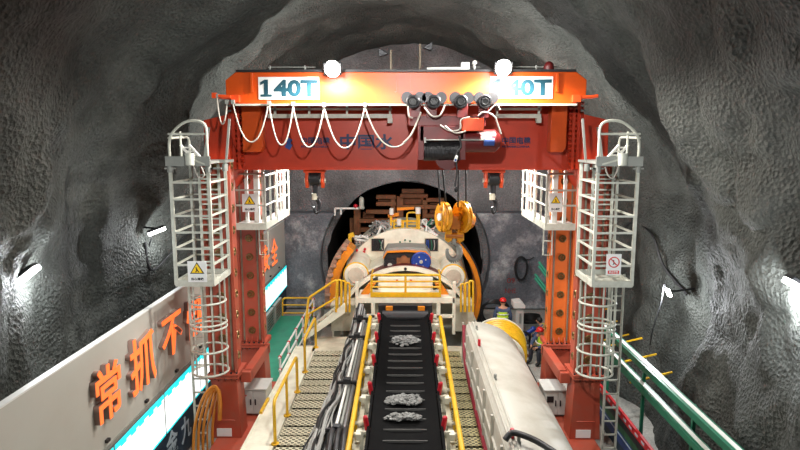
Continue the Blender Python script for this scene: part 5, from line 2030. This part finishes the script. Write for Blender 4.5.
# ================================================================== WORKERS
def skin_mesh(verts, edges, radii, sub=2):
    me = bpy.data.meshes.new('s')
    me.from_pydata([tuple(v) for v in verts], edges, [])
    o = bpy.data.objects.new('s', me)
    COL.objects.link(o)
    o.modifiers.new('k', 'SKIN')
    sv = me.skin_vertices[0].data
    for i, r in enumerate(radii):
        rr = r if isinstance(r, tuple) else (r, r)
        sv[i].radius = rr
        sv[i].use_root = (i == 0)
    m = o.modifiers.new('u', 'SUBSURF')
    m.levels = sub
    m.render_levels = sub
    dg = bpy.context.evaluated_depsgraph_get()
    dg.update()
    out = bpy.data.meshes.new_from_object(o.evaluated_get(dg))
    bpy.data.objects.remove(o)
    bpy.data.meshes.remove(me)
    return out


def worker(loc, face, J, label, helmet=True):
    """J: joints in the figure's own frame (x right, y forward, z up); face: heading angle"""
    rot = Matrix.Rotation(face, 4, 'Z')
    T = Matrix.Translation(V(loc)) @ rot
    t = thing('person', label, 'person', loc, 'workers on the floor')
    g = lambda k: V(J[k])
    I = Matrix.Identity(4)

    def chain(names, radii):
        vs, es, rs = [], [], []
        return vs, es, rs

    def skel(grow, parts):
        idx, vs, rs, es = {}, [], [], []
        for a, b in parts:
            for n in (a, b):
                if n not in idx:
                    idx[n] = len(vs); vs.append(g(n)); rs.append(RAD[n] + grow)
            es.append((idx[a], idx[b]))
        return skin_mesh(vs, es, rs)

    RAD = dict(pelvis=.135, belly=.135, chest=.15, neck=.06, skull=.075, lsh=.07, rsh=.07, lel=.048, rel=.048, lwr=.032, rwr=.032, lpalm=.034, rpalm=.034,
               lhip=.095, rhip=.095, lkn=.065, rkn=.065, lan=.045, ran=.045, lto=.04, rto=.04)
    arms = [('chest', 'lsh'), ('lsh', 'lel'), ('lel', 'lwr'), ('chest', 'rsh'), ('rsh', 'rel'), ('rel', 'rwr')]
    trunk = [('pelvis', 'belly'), ('belly', 'chest')]
    legs = [('pelvis', 'lhip'), ('lhip', 'lkn'), ('lkn', 'lan'), ('pelvis', 'rhip'), ('rhip', 'rkn'), ('rkn', 'ran')]
    mb = MB()
    me = skel(0, trunk + [('chest', 'neck'), ('neck', 'skull')] + arms + [('lwr', 'lpalm'), ('rwr', 'rpalm')] + legs + [('lan', 'lto'), ('ran', 'rto')])
    mb.mesh(me, T)
    hd = g('skull') + V((0, .015, .06))
    mb.ball(T @ hd, .1, .82, .98, 1.15, sub=3)
    fw_ = rot.to_3x3() @ V((0, 1, 0))
    rt_ = rot.to_3x3() @ V((1, 0, 0))
    H = T @ hd
    mb.ball(H + fw_ * .1 + V((0, 0, -.015)), .018, .8, 1.2, 1.4)
    for s in (-1, 1):
        mb.ball(H + rt_ * (.082 * s) + V((0, 0, -.01)), .025, .5, .8, 1.3)
    # fingers: each a short bent chain rooted in the palm
    for sd in ('l', 'r'):
        w, p = g(sd + 'wr'), g(sd + 'palm')
        d = (p - w).normalized()
        side = d.cross(V((0, 1, 0)) if abs(d.y) < .8 else V((0, 0, 1))).normalized()
        nrm = side.cross(d)
        for k, (off, ln) in enumerate(((-.027, .068), (-.009, .078), (.009, .074), (.026, .058))):
            b0 = p + side * off
            b1 = b0 + d * ln * .55 + nrm * .008
            b2 = b1 + d * ln * .4 + nrm * .022
            mb.mesh(skin_mesh([b0, b1, b2], [(0, 1), (1, 2)], [.0095, .009, .007], 1), T)
        s_ = -1 if sd == 'l' else 1
        b0 = p.lerp(w, .4) + side * .02 * s_
        mb.mesh(skin_mesh([b0, b0 + side * .035 * s_ + d * .03, b0 + side * .04 * s_ + d * .06 + nrm * .015], [(0, 1), (1, 2)], [.011, .010, .008], 1), T)
    mb.build('body', M['skin'], t)
    mb = MB(); mb.mesh(skel(.018, trunk + arms), T); mb.build('jacket', M['cloth_b'], t)
    mb = MB(); mb.mesh(skel(.018, legs), T); mb.build('trousers', M['cloth_d'], t)
    RAD2 = dict(RAD)
    # vest over the trunk
    a, b, c = g('pelvis').lerp(g('belly'), .3), g('belly'), g('chest')
    sh = (g('lsh') - g('rsh')) * .36
    vs = [b, a, c, c + sh + V((0, 0, .06)), c - sh + V((0, 0, .06))]
    me = skin_mesh(vs, [(0, 1), (0, 2), (2, 3), (2, 4)], [.205, .195, .235, .12, .12])
    mb = MB(); mb.mesh(me, T); vt = mb.build('vest', M['vest'], t)
    mb = MB()
    up = (c - a).normalized()
    for f in (.35, .75):
        cc = T @ (a.lerp(c, f))
        axr = rot.to_3x3() @ up
        mb.ring(cc, axr, .19 if f < .5 else .205, .018, n=28, seg=6)
    mb.build('reflective_band', M['reflect'], vt)
    for sd in ('l', 'r'):
        mb = MB()
        A_, B_ = T @ g(sd + 'an'), T @ g(sd + 'to')
        me = skin_mesh([g(sd + 'an') + V((0, 0, .1)), g(sd + 'an'), g(sd + 'an').lerp(g(sd + 'to'), .5), g(sd + 'to')], [(0, 1), (1, 2), (2, 3)], [.062, .06, .055, .05])
        mb.mesh(me, T)
        mb.build('boot', M['boot'], t)
    if helmet:
        mb = MB()
        n0 = len(mb.bm.verts)
        mb.ball(H + V((0, 0, .045)), .125, .95, 1.1, .95, sub=3)
        for v in mb.bm.verts:
            if v.co.z < H.z + .035: v.co.z = H.z + .035
        hm = mb.build('helmet', M['helmet'], t)
        mb = MB(); mb.ball(H + V((0, 0, .04)) + fw_ * .1, .1, .9, .9, .12, sub=2); mb.build('brim', M['helmet'], hm)
        mb = MB(); mb.ball(H + V((0, 0, .03)) - fw_ * .02, .104, .9, .95, .7, sub=2); mb.build('hair', M['hair'], t)
    else:
        mb = MB(); mb.ball(H + V((0, 0, .025)) - fw_ * .015, .108, .88, 1.0, 1.0, sub=3); mb.build('hair', M['hair'], t)
    return t


STAND = dict(pelvis=(0, 0, .95), belly=(0, .0, 1.12), chest=(0, .02, 1.33), neck=(0, .01, 1.49), skull=(0, .03, 1.57), lsh=(-.19, 0, 1.41), rsh=(.19, 0, 1.41), lel=(-.27, .02, 1.14), rel=(.27, .02, 1.14),
             lwr=(-.25, .14, .93), rwr=(.25, .14, .93), lpalm=(-.24, .19, .86), rpalm=(.24, .19, .86), lhip=(-.1, 0, .9), rhip=(.1, 0, .9), lkn=(-.11, .02, .5), rkn=(.11, .02, .5), lan=(-.12, -.02, .1), ran=(.12, -.02, .1), lto=(-.13, .14, .05), rto=(.13, .14, .05))
SIT = dict(pelvis=(0, 0, .42), belly=(0, .04, .58), chest=(0, .14, .78), neck=(0, .19, .92), skull=(0, .22, .98), lsh=(-.19, .14, .85), rsh=(.19, .14, .85), lel=(-.25, .3, .66), rel=(.25, .3, .66),
           lwr=(-.12, .48, .6), rwr=(.12, .48, .6), lpalm=(-.07, .54, .58), rpalm=(.07, .54, .58), lhip=(-.1, .04, .42), rhip=(.1, .04, .42), lkn=(-.15, .44, .5), rkn=(.15, .44, .5), lan=(-.16, .42, .1), ran=(.16, .46, .1), lto=(-.18, .57, .05), rto=(.18, .61, .05))
CROUCH = dict(pelvis=(0, 0, .45), belly=(0, .1, .62), chest=(0, .26, .82), neck=(0, .36, .93), skull=(0, .41, .97), lsh=(-.19, .27, .88), rsh=(.19, .27, .88), lel=(-.24, .42, .66), rel=(.24, .42, .66),
              lwr=(-.14, .6, .5), rwr=(.14, .6, .5), lpalm=(-.11, .66, .46), rpalm=(.11, .66, .46), lhip=(-.1, .04, .45), rhip=(.1, .04, .45), lkn=(-.16, .42, .52), rkn=(.16, .42, .52), lan=(-.15, .12, .1), ran=(.15, .12, .1), lto=(-.17, .27, .05), rto=(.17, .27, .05))
w1 = P(503, 305, 19.5)
worker((w1.x, 19.5, 0), D(-8), STAND, 'standing worker in red helmet and lime vest, seen from behind')
w2 = P(542, 345, 18.2)
worker((w2.x + .12, 18.35, 0), D(125), SIT, 'seated worker in red helmet and lime vest leaning forward')
sx, sy = w2.x + .12, 18.35
mb = MB(); mb.box(sx - .2, sx + .2, sy - .18, sy + .2, 0, .3); tag(mb.build('low_seat', M['wood'], None, bevel=.01), 'low wooden box under the seated worker', 'box')
w3 = P(550, 330, 19.0)
worker((w3.x + .1, 19.2, 0), D(60), CROUCH, 'bareheaded worker in lime vest crouching behind the plywood board', helmet=False)


# ================================================================== LIGHT
def light(kind, loc, energy, size, color=(1, 1, 1), aim=None, angle=None, blend=.4, name='light'):
    L = bpy.data.lights.new(name, kind)
    L.energy = energy
    L.color = color
    if kind == 'AREA':
        L.size = size
    else:
        L.shadow_soft_size = size
    if kind == 'SPOT':
        L.spot_size = angle
        L.spot_blend = blend
    o = bpy.data.objects.new(name, L)
    COL.objects.link(o)
    o.location = loc
    if aim is not None:
        o.rotation_euler = (V(aim) - V(loc)).to_track_quat('-Z', 'Y').to_euler()
    return o


for c in FL:
    light('POINT', c + V((0, -.22, -.01)), 90, .12, (1, .97, .93), name='floodlight_glow')
    light('SPOT', c + V((0, -.22, .03)), 900, .12, (1, .95, .88), aim=c + V((0, -.6, -2)), angle=D(168), blend=.35, name='floodlight_beam')
# unseen fill added high in the vault before the crane, shining down
light('SPOT', (0.1, 10.0, 10.3), 1500, .2, (1, .98, .95), aim=(0, 11.5, 0), angle=D(125), blend=.6, name='vault_fill')
light('SPOT', (0.1, 5.2, 8.5), 1250, .09, (1, .99, .96), aim=(0, 13.6, 6.2), angle=D(108), blend=.6, name='vault_lamp_near')
# lamps on the rear girder shining on the machine and the head wall
for x in (-2.3, 2.3):
    light('POINT', (x, 15.35, 6.52), 640, .12, (1, .99, .96), name='rear_floodlight')
light('SPOT', (0, 18.6, 9.0), 620, .2, (1, .98, .95), aim=(0, 21.5, 1), angle=D(132), blend=.7, name='machine_fill')  # unseen fill added to brighten the machine and head wall
light('POINT', (3.0, 15.4, 8.7), 40, .15, (1, .98, .95), name='girder_back_lamp')

w = bpy.data.worlds.new('tunnel_air')
SC.world = w
w.use_nodes = True
w.node_tree.nodes['Background'].inputs['Color'].default_value = (.8, .86, 1, 1)
w.node_tree.nodes['Background'].inputs['Strength'].default_value = .012
vs = SC.view_settings
vs.view_transform = 'Standard'
vs.look = 'None'
vs.exposure = 0.0
vs.gamma = 1.0
vs.use_curve_mapping = False
